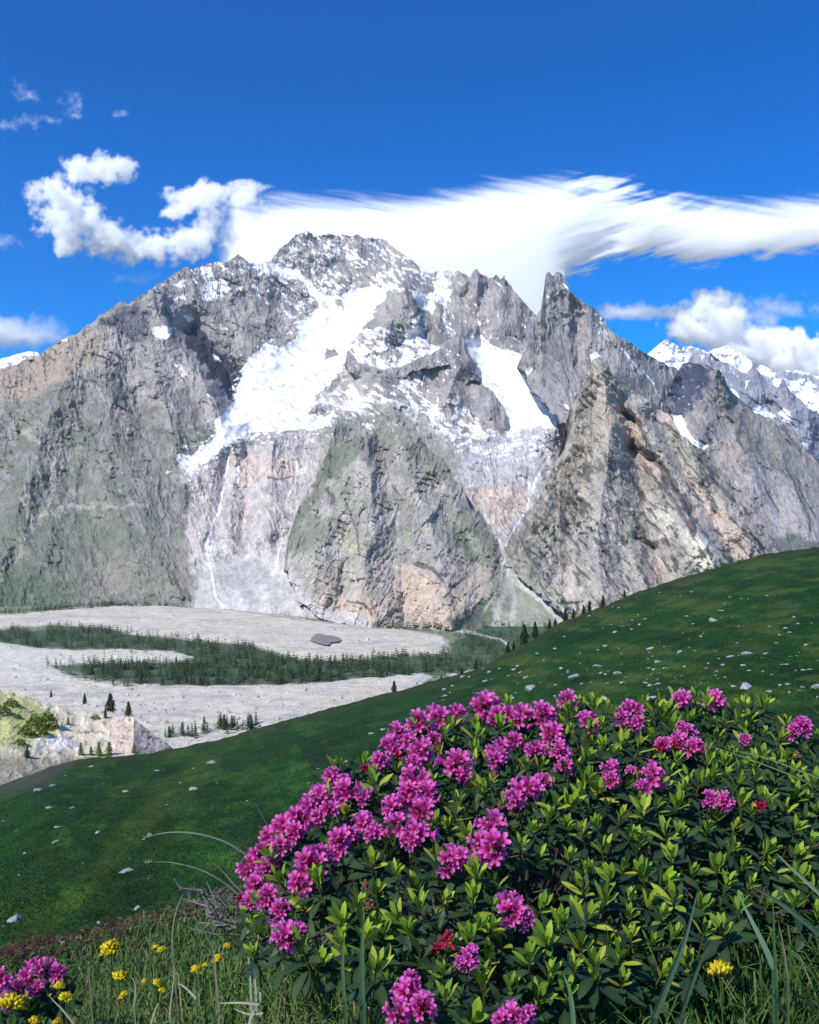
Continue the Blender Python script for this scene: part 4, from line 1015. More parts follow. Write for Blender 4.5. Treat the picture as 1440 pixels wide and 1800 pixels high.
GR = "conifers along the crest of the green hillside"
for i, (px, py, hp, w, lab) in enumerate([
    (922, 1128, 33, 1.25, "broad dark conifer, the largest standing on the crest of the hillside"),
    (941, 1118, 27, 1.05, "dark conifer just right of the largest one on the hillside crest"),
    (893, 1146, 20, 1.0, "dark conifer lowest on the crest, left of the largest one"),
    (903, 1140, 16, 1.1, "short conifer leaning against the left foot of the largest one on the crest"),
    (966, 1103, 17, 1.1, "short dark conifer on the crest between the two clumps"),
    (976, 1100, 14, 1.2, "low bushy conifer on the crest next to the short dark one"),
    (994, 1094, 24, 1.1, "pointed conifer on the crest left of the trio at the grass edge"),
    (1008, 1088, 17, 1.1, "small conifer on the crest at the left end of the trio"),
    (1026, 1081, 17, 1.0, "slim conifer in the middle of the trio on the crest"),
    (1036, 1077, 20, 1.1, "tallest conifer of the trio on the crest"),
    (1060, 1068, 20, 1.1, "conifer half hidden behind the crest right of the trio"),
    (1098, 1052, 14, 1.0, "last small conifer up the crest towards the right"),
    (693, 1220, 22, 1.1, "lone dark conifer on the crest above the flower bush's left half"),
    (836, 1178, 15, 1.3, "round little conifer on the crest above the grey valley trees"),
    (812, 1186, 11, 1.4, "tiny bushy conifer on the crest left of the round little one"),
    (776, 1196, 9, 1.4, "tiniest conifer on the crest, nearest to the lone dark one")]):
    s = float(np.interp(px, SIL[:, 0], SIL[:, 1])); D = float(hill_far(px)) + 1.5
    hm = hp / F * D * 1.12
    z = (900 - max(py, s + 1)) / F * D
    conifer("conifer", lab, ((px - 720) / F * D, D, z - 0.02 * hm), hm, i, wide=w, group=GR)

def scree_pt(px, py):
    D = float(scree_D(np.array(float(px)), np.array(float(py)))); return Vector(P(px, py, D)), D
for i, (px, py, hp, w, kind, lab) in enumerate([
    (194, 1250, 30, 1.5, 0, "dark broad pine standing on the edge of the pale scree slope"),
    (226, 1258, 24, 1.2, 0, "dark conifer right of the broad pine on the scree edge"),
    (149, 1237, 18, 1.0, 0, "small lone conifer on the scree skyline left of the broad pine"),
    (90, 1225, 11, 1.2, 0, "tiny conifer on the scree skyline above the bright shrubs"),
    (120, 1274, 14, 1.2, 1, "small pale green tree alone on bare scree below the skyline conifer"),
    (185, 1262, 18, 0.8, 0, "thin dark tree just below the broad pine on the scree"),
    (142, 1326, 20, 1.3, 1, "bright yellow-green larch, leftmost of the row at the scree's foot"),
    (160, 1327, 15, 1.3, 1, "short yellow-green larch second in the row at the scree's foot"),
    (174, 1328, 23, 1.3, 1, "tall yellow-green larch in the middle of the row at the scree's foot"),
    (192, 1328, 24, 1.4, 1, "tallest yellow-green larch of the row at the scree's foot"),
    (236, 1323, 17, 1.5, 1, "yellow-green larch standing apart at the right end of the scree's foot"),
    (48, 1331, 18, 1.2, 0, "dark shaded conifer at the grey rubble under the scree slope")]):
    p, D = scree_pt(px, py); hm = hp / F * D * 1.1
    conifer("larch" if kind else "conifer", lab, p - Vector((0, 0, 0.03 * hm)), hm, i, LARCH_CROWNS if kind else CROWNS, "larch" if kind else "conifer", "trees on the scree slope at the left", w)

def shrub_mesh(seed, n=230):
    g = random.Random(seed); m = MB()
    for i in range(n):
        a = g.uniform(0, 6.28); u = g.uniform(-0.1, 1); r = math.sqrt(max(0, 1 - u * u)) * g.uniform(0.55, 1.0)
        p = Vector((r * math.cos(a), r * math.sin(a), max(0, u) * g.uniform(0.7, 1.1)))
        n_ = Vector((g.gauss(0, 1), g.gauss(0, 1), g.gauss(0, 1))).normalized(); t = n_.orthogonal().normalized() * g.uniform(0.09, 0.2); b = n_.cross(t) * g.uniform(0.6, 1)
        c = g.uniform(0.6, 1.35)
        m.add([p - t, p - b * 0.6, p + t, p + b * 0.6, p + n_ * 0.05], [(0, 1, 4), (1, 2, 4), (2, 3, 4), (3, 0, 4)], (c, c, c * 0.9))
    return m.mesh("foliage", M_LARCH)
SHRUBS = [shrub_mesh(80 + i) for i in range(3)]
STEM = None
for i, (px, py, rp, hf, lab) in enumerate([
    (45, 1292, 16, 1.1, "bright green shrub lowest in the clump on the left scree"),
    (62, 1276, 17, 1.3, "bright green shrub in the middle of the clump on the left scree"),
    (84, 1279, 19, 1.4, "tall bright green shrub at the right of the clump on the left scree"),
    (72, 1290, 15, 1.0, "low green shrub at the foot of the tall one on the left scree"),
    (20, 1240, 15, 0.9, "dull green shrub high on the scree near the left edge"),
    (4, 1255, 16, 1.0, "green shrub cut by the left edge of the view on the scree"),
    (35, 1308, 13, 0.8, "small yellowish shrub at the bottom of the clump on the left scree"),
    (168, 1264, 10, 0.9, "olive shrub beside the thin dark tree on the scree"),
    (30, 1262, 9, 0.8, "little round shrub between the two upper shrubs on the scree")]):
    p, D = scree_pt(px, py); r = rp / F * D
    t = thing("shrub", lab, "shrub", p - Vector((0, 0, 0.1 * r)), "bright shrubs on the scree slope at the left")
    t.scale = (r, r, r * hf)
    link("foliage", SHRUBS[i % 3], t)
    m = MB()
    for a in range(5): m.tube([(0, 0, -0.1), (0.25 * math.cos(a * 1.3), 0.25 * math.sin(a * 1.3), 0.35), (0.5 * math.cos(a * 1.3), 0.5 * math.sin(a * 1.3), 0.7)], 0.05, 0.015, 4)
    if STEM is None: STEM = m.mesh("stem", M_BARK)
    link("stem", STEM, t)

# ---- the valley woods: the nearest trees one by one, the rest as one mass
def small_conifer(seed, tiers=7, per=6):
    return conifer_crown(seed, tiers, per, 1, 0.04, 0.27)
SMALL = [small_conifer(90 + i).mesh("conifer", M_NEEDLE) for i in range(4)]
def wood_points():
    g = np.random.RandomState(5); out = []
    px = g.uniform(-60, 960, 42000); py = g.uniform(1088, 1206, 42000)
    sd = poly_sd(px + 20 * fbm(px / 25, py / 10, 3, 151), py + 7 * fbm(px / 25, py / 10, 3, 152), FOREST)
    dens = 0.12 + 0.88 * sstep(0.0, 0.3, fbm(px / 40, py / 10, 4, 153) + 0.16)
    D = valley_xy(px, py)
    keep = (sd > -1) & (g.rand(len(px)) < dens * 0.46)
    keep &= ~((px > 790) & (g.rand(len(px)) < 0.55)) & ~((px < 480) & (py > 1166) & (sd < 8) & (g.rand(len(px)) < 0.5))
    for a, b in zip(px[keep], py[keep]): out.append((a, b, 1.0))
    def strip(x0, y0, x1, y1, n, sy, s=1.0):
        for i in range(n):
            t = g.rand(); out.append((x0 + (x1 - x0) * t + g.normal() * 3, y0 + (y1 - y0) * t + g.normal() * sy, s))
    strip(-60, 1086, 110, 1074, 150, 1.6, 1.0); strip(60, 1078, 200, 1067, 170, 1.5, 1.1); strip(180, 1066, 300, 1063, 160, 1.6, 1.15); strip(240, 1061, 385, 1064, 260, 3, 1.0); strip(280, 1055, 340, 1056, 90, 4, 1.0)
    strip(640, 1101, 800, 1108, 150, 1.6, 1.1); strip(480, 1082, 640, 1101, 60, 1.0, .7); strip(770, 1104, 900, 1086, 240, 6, .9); strip(800, 1120, 880, 1140, 160, 9, .8)
    strip(288, 1297, 310, 1294, 8, 4, .75); strip(320, 1295, 450, 1281, 50, 5, 1.05)
    strip(130, 1198, 190, 1203, 14, 1.5); strip(195, 1209, 300, 1206, 18, 1.3); strip(80, 1168, 130, 1192, 16, 4); strip(90, 1172, 240, 1166, 26, 3); strip(180, 1152, 260, 1150, 8, 2, .8); strip(270, 1198, 380, 1208, 22, 2, .8)
    strip(960, 1080, 1120, 1050, 130, 6, .9)
    return out
def build_woods():
    pts = wood_points(); g = random.Random(9); rec = []
    for px, py, s in pts:
        D = float(valley_xy(px, py)); h = g.uniform(15, 32) * s
        z = ZV + float(valley_height(np.array([px]), np.array([py]))[0])
        rec.append((h / D, (px - 720) / F * D, D, z, h))
    rec.sort(reverse=True)
    def lab(x, y):
        px = 720 + x / y * F; py = 900 - ZV / y * F
        size = "tall dark conifer" if py > 1240 else "dark conifer"
        if py > 1262: return size + " in the sparse grove at the near moraine's grassy edge"
        if py > 1195: return size + (" on the pale bank at the left front of the valley woods" if px < 400 else " along the front edge of the valley woods, above the near moraine")
        if px > 780: return size + " among the thin woods below the scree fan"
        if px < 300: return size + (" in the left arm of the woods behind the tongue of moraine" if py < 1150 else " on the slope left of the woods, under the tongue of moraine")
        return size + (" in the middle of the valley woods between the two moraines" if px < 520 else " in the right part of the valley woods below the grey pond")
    for i, (_, x, y, z, h) in enumerate(rec[:280]):
        o = thing("valley_conifer", lab(x, y), "conifer", (x, y, z - 0.4), "conifers standing in the valley woods", SMALL[i % 4])
        w = h * g.uniform(0.85, 1.2); o.scale = (w, w, h); o.rotation_euler = (0, 0, g.uniform(0, 6.28))
    base = [small_conifer(130 + i, 4, 4) for i in range(3)]
    bv = [np.array(b.v) for b in base]; bf = [b.f for b in base]
    V = []; T = []; C = []; o = 0
    for i, (_, x, y, z, h) in enumerate(rec[280:]):
        k = i % 3; a = g.uniform(0, 6.28); w = h * g.uniform(0.85, 1.25); v = bv[k]
        c, s_ = math.cos(a) * w, math.sin(a) * w
        V.append(np.stack([x + v[:, 0] * c - v[:, 1] * s_, y + v[:, 0] * s_ + v[:, 1] * c, z - 0.4 + v[:, 2] * h], -1))
        T.append(np.array(bf[k]) + o); o += len(v); q = g.uniform(0.6, 1.7); yl = g.uniform(1, 1.5); C.append(np.ones((len(v), 4)) * np.array([q * yl, q * (0.5 + 0.5 * yl), q, 1]))
    print("woods", len(rec))
    link("woods", mesh_np("woods", np.concatenate(V), np.concatenate(T), np.concatenate(C), [M_NEEDLE]), kind='stuff')
build_woods()

# ---- pale boulders and stones in the grass
def stone_mesh(seed, flat):
    g = np.random.RandomState(seed)
    import bmesh
    bm = bmesh.new(); bmesh.ops.create_icosphere(bm, subdivisions=2, radius=0.5)
    nrm = [Vector(g.normal(size=3)).normalized() for _ in range(11)]; off = g.uniform(0.20, 0.42, 11)
    for v in bm.verts:
        for n_, o_ in zip(nrm, off):
            d = v.co.dot(n_) - o_
            if d > 0: v.co -= n_ * d
        v.co *= 1 + g.uniform(-0.07, 0.07)
        v.co.z *= flat
    me = bpy.data.meshes.new("stone"); bm.to_mesh(me); bm.free(); me.materials.append(M_STONE); return me
STONES = [stone_mesh(200 + i, f) for i, f in enumerate([0.45, 0.6, 0.35, 0.55, 0.7, 0.4])]
GB = "pale stones lying on the green hillside"
def stone(px, py, w, lab, k, name="stone"):
    s = float(np.interp(px, SIL[:, 0], SIL[:, 1]))
    if py < s + 3: return
    p = hill_point(px, py); size = (1.2 if px > 700 else 0.9) * w / F * p.y
    o = thing(name, lab, "boulder" if name == "boulder" else "stone", p + Vector((0, 0, -0.02 * size)), GB, STONES[k % 6])
    o.scale = (size * rnd.uniform(1, 1.3), size * rnd.uniform(.6, 1), size * rnd.uniform(.7, 1.15)); o.rotation_euler = (rnd.uniform(-.3, .3), rnd.uniform(-.25, .25), rnd.uniform(0, 6.28))
for i, (px, py, w, lab) in enumerate([
    (1314, 1208, 34, "big pale boulder with a notched top low on the right hillside"), (1255, 1092, 22, "pale boulder highest of the large ones on the right hillside"),
    (1269, 1074, 16, "pale slab just above the highest large boulder on the right hillside"), (1313, 1149, 24, "flat pale boulder right of the middle of the right hillside"),
    (1438, 1208, 22, "pale boulder cut by the right edge of the view"), (1142, 1141, 20, "flat pale stone at the left of the mid hillside, over the pink blooms"),
    (1195, 1146, 13, "pale stone between the two flat stones on the mid hillside"), (1284, 1155, 14, "pale stone to the left of the flat boulder on the right hillside"),
    (1381, 1168, 16, "pale stone on the grass below the right skyline, right of the flat boulder"), (1386, 1203, 11, "small white stone between the notched boulder and the right edge"),
    (1086, 1185, 16, "upright grey stone on the slope above the bush's crown"), (1055, 1172, 18, "pale stone left of the upright grey stone above the bush"),
    (1144, 1205, 18, "long pale stone close above the bush's crown"), (1157, 1164, 12, "white stone right of centre, above the upright grey stone"),
    (1142, 1174, 14, "pale stone below the white stone right of centre"), (1012, 1190, 26, "low grey slab left of the upright grey stone"),
    (933, 1212, 22, "grey heaped stone just above the bush's left crown"), (1143, 1228, 24, "broad pale stone peeping out over the bush between the bloom heads"),
    (1066, 1228, 16, "pale stone showing over the bush beside the first lone bloom head"), (592, 1338, 24, "pale boulder beside the left shoulder of the flower bush"),
    (652, 1290, 18, "pale slanting stone uphill of the boulder by the bush's shoulder"), (674, 1283, 14, "pale stone at the upper end of the line above the bush's shoulder"),
    (372, 1342, 22, "long pale stone lying slantwise at the top of the left hillside"), (218, 1392, 20, "white cleft stone in the middle of the left hillside"),
    (98, 1480, 22, "white stone with a split top, low on the left hillside"), (222, 1532, 34, "large pale rubble stone left of the arching grass stalks"),
    (105, 1454, 22, "long pale stone above the split-topped white stone"), (172, 1464, 14, "white stone right of the split-topped one"),
    (28, 1618, 34, "large flat pale stone at the left edge low on the hillside"), (241, 1596, 20, "pale upright stone close above the near brown bank"),
    (128, 1420, 14, "small white stone above the long pale stone on the left hillside"), (68, 1390, 34, "low broken pale stone on the upper left of the hillside"),
    (93, 1381, 14, "white stone just above the broken pale stone"), (277, 1355, 12, "round white stone under the crest of the left hillside"),
    (340, 1388, 20, "pale stone left of the yellow-green streak's top"), (174, 1622, 12, "stone with a dark side just above the near brown bank"),
    (137, 1648, 14, "small white stone on the edge of the near brown bank"), (88, 1420, 22, "pale grey stone low left of the small white stone"),
    (265, 1468, 24, "pale stone where the upper arching stalk ends"), (160, 1348, 12, "pale stone under the larches at the hillside's crest"),
    (44, 1500, 10, "small pale stone left of the split-topped white stone"), (30, 1352, 22, "grey rubble block at the shaded left end of the crest"), (12, 1362, 20, "grey rubble block cut by the left edge under the crest"), (62, 1346, 18, "grey rubble block highest at the shaded left end of the crest")]):
    stone(px, py, w, lab, i, "boulder" if w > 21 else "stone")
gs = random.Random(31)
def stone_label(px, py, w):
    a = "tiny pale stone" if w < 5 else ("small pale stone" if w < 8 else "middling pale stone")
    s = float(np.interp(px, SIL[:, 0], SIL[:, 1]))
    if px > 760:
        side = "below the conifers on the crest" if px < 960 else ("over the middle of the bush" if px < 1180 else "towards the right edge")
        up = "high" if py < s + 70 else ("halfway down" if py < 1170 else "low")
        return "%s %s on the right hillside, %s" % (a, up, side)
    side = "near the left edge" if px < 200 else ("by the yellow-green streak" if px < 400 else "beside the flower bush")
    up = "high" if py < s + 80 else ("halfway down" if py < 1500 else "low")
    return "%s %s on the left hillside, %s" % (a, up, side)
for i in range(250):
    if i < 205:
        px = gs.uniform(770, 1440); py = gs.uniform(1040, 1240) if i % 3 else gs.gauss(1175, 25)
        if px < 900: py = gs.uniform(1170, 1250)
    else:
        px = gs.uniform(0, 640); py = gs.uniform(1335, 1640)
    if py > 1235 and px > 760: continue
    sz = gs.choice([3.5, 4, 5, 5, 6, 7, 9, 11])
    stone(px, py, sz, stone_label(px, py, sz), i)

# ---- three far birds
def bird_mesh():
    m = MB()
    m.add([(0, -0.22, 0), (0.05, 0, 0.03), (-0.05, 0, 0.03), (0, 0.2, 0.02), (0, 0, -0.05), (0, -0.3, 0.01)], [(0, 1, 2), (1, 3, 2), (0, 4, 1), (1, 4, 3), (3, 4, 2), (2, 4, 0)])
    for s in (-1, 1):
        m.add([(0.03 * s, 0.08, 0.03), (0.03 * s, -0.1, 0.02), (0.34 * s, -0.04, 0.13), (0.36 * s, 0.1, 0.13), (0.68 * s, -0.05, 0.05)], [(0, 1, 2, 3), (3, 2, 4)])
    m.add([(-0.06, -0.42, 0), (0.06, -0.42, 0), (0.02, -0.2, 0.01), (-0.02, -0.2, 0.01)], [(0, 1, 2, 3)])
    return m.mesh("bird", plain_material("black_plumage", (0.02, 0.02, 0.022)))
BIRD = bird_mesh()
for px, py, lab in ((1231, 250, "black bird flying in the blue sky, leftmost of the three"), (1248, 253, "black bird in the sky in the middle of the three"), (1252, 257, "black bird in the sky, lowest of the three")):
    o = thing("bird", lab, "bird", P(px, py, 420), "birds in the blue sky", BIRD); o.rotation_euler = (rnd.uniform(-.4, .4), rnd.uniform(-.5, .5), rnd.uniform(0, 6)); o.scale = (0.85,) * 3

# ---------------------------------------------------------------- the near ledge: ground, grass, flowers
def ground_z(x, y):
    return -0.83 + np.where(np.asarray(x) < 0, 0.30, 0.22) * x - 0.85 * np.maximum(0, y - 2.15) ** 1.35 + 0.015 * fbm(np.asarray(x) * 6, np.asarray(y) * 6, 4, 171)
def gz(x, y): return float(ground_z(np.array(float(x)), np.array(float(y))))
M_SOIL = ground_material("meadow_soil", 14.0, 60.0, 0.012)
def build_ledge():
    X, Y = np.meshgrid(np.linspace(-2.2, 2.4, 150), np.linspace(0.2, 3.0, 110))
    Z = ground_z(X, Y); c = np.ones(X.shape + (4,)); m = sstep(-0.2, 0.3, fbm(X * 4, Y * 4, 4, 172))[..., None]
    c[..., :3] = lin(44, 62, 28) * (1 - m) + lin(62, 60, 36) * m
    link("meadow_ground", mesh_np("meadow_ground", np.stack([X, Y, Z], -1).reshape(-1, 3), grid_faces(*X.shape)[:, ::-1], c.reshape(-1, 4), [M_SOIL], True), kind='structure')
build_ledge()

M_LEAF = leaf_material("rhododendron_leaf", (0.86, 0.88, 0.9), (1.12, 1.1, 1.0), 0.5, 0.24, 0.22)
M_PETAL = leaf_material("rhododendron_petal", (0.93, 0.9, 0.95), (1.07, 1.15, 1.05), 0.55, 0.38, 0.25)
M_YELLOW = leaf_material("yellow_petal", (0.95, 0.95, 0.9), (1.05, 1.0, 1.0), 0.6, 0.35, 0.2)
M_GRASS = leaf_material("grass_blade", (0.9, 0.9, 0.9), (1.1, 1.1, 1.0), 0.55, 0.35, 0.25)
M_TWIG = plain_material("grey_twig", (0.13, 0.10, 0.085), 0.9, 0.15, 90.0)

def rot_to(axis, spin=0.0):
    q = Vector((0, 0, 1)).rotation_difference(Vector(axis).normalized())
    return (q @ Quaternion((0, 0, 1), spin)).to_matrix().to_4x4()

def leaf(L, W, bend, c, g, fold=0.25, n=5):
    """one elliptic leaf from the origin along +Y, midrib folded, tip bending down"""
    m = MB(); vs = []; cs = []
    for i in range(n + 1):
        t = i / n; w = W * 0.5 * (math.sin(math.pi * min(1, t ** 1.15 * 0.97 + 0.03)) ** 0.6 if 0 < i < n else 0.12)
        y = L * t * (1 - 0.12 * abs(bend) * t); z = -bend * L * t * t * 0.6
        e = fold * w
        vs += [(-w, y, z + e), (0, y, z), (w, y, z + e)]
        k = 0.9 + 0.15 * t
        cs += [tuple(x * k for x in c), tuple(min(1.0, x * k * 1.22 + 0.006) for x in c), tuple(x * k * 0.95 for x in c)]
    fs = []
    for i in range(n):
        a = i * 3; fs += [(a, a + 1, a + 4, a + 3), (a + 1, a + 2, a + 5, a + 4)]
    m.add(vs, fs, cs); return m

YOUNG = [(0.28, 0.42, 0.035), (0.33, 0.46, 0.04), (0.19, 0.32, 0.035), (0.38, 0.43, 0.05)]
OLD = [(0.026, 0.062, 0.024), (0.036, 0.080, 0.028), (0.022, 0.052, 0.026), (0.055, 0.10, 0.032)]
def leaf_spec(g, yf):
    """(leaf builder, matrix) pairs of one whorl; yf = share of young leaves"""
    out = []
    h = g.uniform(0.030, 0.042)
    no = g.randint(5, 8)
    for i in range(no):
        a = i * 2.4 + g.uniform(-.3, .3); el = g.uniform(-0.25, 0.35); z = g.uniform(0.0, h * 0.55)
        lf = leaf(g.uniform(0.024, 0.035), g.uniform(0.0098, 0.0130), g.uniform(0.1, 0.6), g.choice(OLD), g)
        out.append((lf, Matrix.Translation((0, 0, z)) @ Matrix.Rotation(a, 4, 'Z') @ Matrix.Translation((0, 0.002, 0)) @ Matrix.Rotation(el, 4, 'X')))
    nb = g.randint(7, 10) if yf > 0.3 else g.randint(3, 5)
    for i in range(nb):
        a = i * 2.4 + g.uniform(-.3, .3); q = i / nb; el = 0.72 + 0.75 * q + g.uniform(-.16, .12); z = h * (0.6 + 0.5 * q)
        c = g.choice(YOUNG if g.random() < yf else OLD)
        lf = leaf(g.uniform(0.021, 0.030) * (1.05 - 0.35 * q), g.uniform(0.0062, 0.0085), g.uniform(-0.15, 0.35), c, g)
        out.append((lf, Matrix.Translation((0, 0, z)) @ Matrix.Rotation(a, 4, 'Z') @ Matrix.Translation((0, 0.0015, 0)) @ Matrix.Rotation(el, 4, 'X')))
    st = MB(); st.tube([(0, 0, -0.05), (0.001, 0.001, 0), (0, 0, h * 1.15)], 0.0018, 0.001, 5, (0.11, 0.13, 0.04))
    return st, out
def flower_builder(seed):
    """five-lobed funnel flower along +Z"""
    g = random.Random(seed); m = MB()
    L = g.uniform(0.015, 0.018); N = 20
    prof = [(0.0, 0.0015), (0.3, 0.0024), (0.58, 0.0036), (0.74, 0.0052), (0.88, 0.0082), (1.0, 0.0112)]
    vs = []; cs = []
    pink = lin(249, 134, 216); mid = lin(233, 62, 168); tube = lin(206, 48, 112)
    for r, (z, rad) in enumerate(prof):
        for k in range(N):
            th = 2 * math.pi * k / N; lob = abs(math.cos(2.5 * th)) ** 0.7
            q = max(0, (z - 0.7) / 0.3); rr = rad * (1 - 0.56 * q * (1 - lob)) * (1 + 0.06 * g.uniform(-1, 1) * q)
            zz = z * L - 0.0022 * q * (1 - lob) + 0.0006 * g.uniform(-1, 1) * q
            vs.append((rr * math.cos(th), rr * math.sin(th), zz))
            c = tube + (mid - tube) * min(1, z / 0.75); c = c + (pink - c) * (q ** 0.8) * (0.55 + 0.45 * lob)
            cs.append(tuple(c * g.uniform(0.9, 1.1)))
    fs = [(r * N + k, r * N + (k + 1) % N, (r + 1) * N + (k + 1) % N, (r + 1) * N + k) for r in range(len(prof) - 1) for k in range(N)]
    m.add(vs, fs, cs)
    for k in range(4):
        a = k * 1.57 + g.random(); m.tube([(0, 0, L * 0.5), (0.002 * math.cos(a), 0.002 * math.sin(a), L * 1.02)], 0.0004, 0.0005, 3, (0.55, 0.25, 0.2))
    return m
def bud_builder(seed, c=(190, 36, 78)):
    g = random.Random(seed); m = MB(); n = 6; c = lin(*c); vs = []; cs = []
    L = g.uniform(0.009, 0.014)
    for z, r in ((0, 0.0012), (0.35, 0.0019), (0.7, 0.0028), (0.92, 0.0022), (1, 0.0004)):
        for k in range(n):
            vs.append((r * math.cos(k * 6.283 / n), r * math.sin(k * 6.283 / n), z * L)); cs.append(tuple(c * g.uniform(0.85, 1.15)))
    m.add(vs, [(r * n + k, r * n + (k + 1) % n, (r + 1) * n + (k + 1) % n, (r + 1) * n + k) for r in range(4) for k in range(n)], cs); return m
FLOWERS = [flower_builder(300 + i) for i in range(4)]
BUDS = [bud_builder(320 + i) for i in range(3)]
FLOWER_ME = [m.mesh("flower", M_PETAL, True) for m in FLOWERS]
BUD_ME = [m.mesh("bud", M_PETAL, True) for m in BUDS]
def cluster_spec(g, nf, nb):
    """placements of nf open flowers and nb buds on one head, and its stalk, pedicels and leaf collar"""
    fl = []; core = MB(); stem = (0.10, 0.085, 0.035)
    core.tube([(0, 0, -0.05), (0.001, 0, -0.02), (0, 0, 0.004)], 0.0018, 0.0014, 5, stem)
    for i in range(nf + nb):
        a = i * 2.39996 + g.uniform(-.25, .25); t = (i + 0.5) / (nf + nb)
        pol = (0.2 + 1.5 * t ** 0.75) + g.uniform(-.22, .22)
        if i >= nf: pol = g.uniform(0.1, 1.6)
        d = Vector((math.sin(pol) * math.cos(a), math.sin(pol) * math.sin(a), math.cos(pol)))
        base = d * g.uniform(0.003, 0.011)
        ax = (d + Vector((0, 0, 0.25 - 0.6 * t))).normalized()
        fl.append((i % (4 if i < nf else 3), i >= nf, Matrix.Translation(base) @ rot_to(ax, g.uniform(0, 6.28)) @ Matrix.Scale(g.uniform(0.8, 1.2), 4)))
        core.tube([(0, 0, -0.004), tuple(base + ax * 0.001)], 0.0007, 0.0012, 4, (0.16, 0.07, 0.05))
    for i in range(6):
        lf = leaf(g.uniform(0.022, 0.03), 0.009, g.uniform(0.2, 0.7), g.choice(OLD), g)
        core.put(lf, Matrix.Translation((0, 0, -0.010 - 0.004 * (i % 3))) @ Matrix.Rotation(i * 2.4 + g.random() * .3, 4, 'Z') @ Matrix.Rotation(g.uniform(-.35, .25), 4, 'X'))
    return core, fl

CLUSTERS = [(850,1243,56),(800,1256,42),(770,1262,46),(738,1272,46),(880,1258,46),(915,1262,52),(955,1258,48),(998,1231,38),(972,1288,44),(1035,1270,42),(1092,1262,32),(1110,1246,38),(1118,1268,30),(1200,1231,38),(1258,1232,40),(1412,1276,38),(1396,1284,28),
 (700,1288,38),(716,1300,34),(690,1312,46),(738,1322,48),(668,1338,38),(726,1340,36),(760,1300,30),(876,1318,44),(872,1332,38),(940,1318,40),(985,1322,40),(992,1345,34),(905,1300,34),(800,1345,58),(812,1362,36),(730,1376,54),(752,1396,48),(716,1398,44),(690,1420,46),(742,1424,52),(738,1462,50),(700,1452,48),(722,1478,36),
 (580,1362,36),(606,1372,28),(610,1394,52),(562,1398,44),(640,1398,34),(545,1418,44),(526,1436,48),(560,1432,36),(498,1452,46),(520,1462,40),(474,1472,44),(490,1488,40),(458,1500,42),(440,1526,42),(466,1526,42),(450,1556,44),(472,1578,46),(440,1585,34),(492,1600,40),(545,1525,66),(528,1552,46),(560,1498,40),(596,1480,48),(612,1468,40),(640,1448,46),(660,1462,38),(590,1500,36),(580,1420,34),
 (862,1452,56),(868,1492,62),(845,1478,40),(792,1512,56),(812,1502,40),(918,1392,54),(904,1406,36),(952,1372,40),(940,1385,34),(1075,1350,34),(1074,1368,32),(1112,1352,22),(1144,1366,52),(1132,1384,30),(1160,1368,36),(1166,1308,30),(1192,1300,32),(1220,1312,36),(1208,1284,32),(1200,1278,22),(1310,1299,22),(1250,1404,34),(1275,1408,32),
 (500,1645,52),(524,1632,34),(896,1600,54),(918,1612,44),(905,1585,32),(822,1682,40),(810,1690,26),(830,1668,26),(716,1752,62),(740,1772,52),(700,1780,50),(722,1726,36),(905,1788,54),(880,1796,40),(930,1780,30)]
RED_BUDS = [(786,1656,40),(770,1668,26),(1335,1421,30),(424,1582,24),(1158,1318,22),(1186,1312,22),(640,1352,20),(700,1330,22)]
OUT = [(420,1565),(430,1520),(470,1452),(540,1392),(580,1352),(655,1325),(700,1275),(760,1248),(850,1230),(960,1245),(1000,1224),(1110,1242),(1200,1226),(1260,1228),(1340,1232),(1400,1262),(1470,1285),(1520,1600),(1440,1650),(1380,1610),(1280,1650),(1180,1740),(1000,1775),(900,1810),(760,1815),(640,1735),(540,1700),(440,1695),(418,1620)]
def bush_D(px, py):
    inv = 0.50 + (py - 1220) * (0.43 / 580)
    D = 1.0 / max(0.45, inv)
    if px < 560: D += 0.22 * ((560 - px) / 140) ** 2
    return D
def bush_P(px, py, dd=0.0):
    D = bush_D(px, py) + dd; return Vector(P(px, py, D))

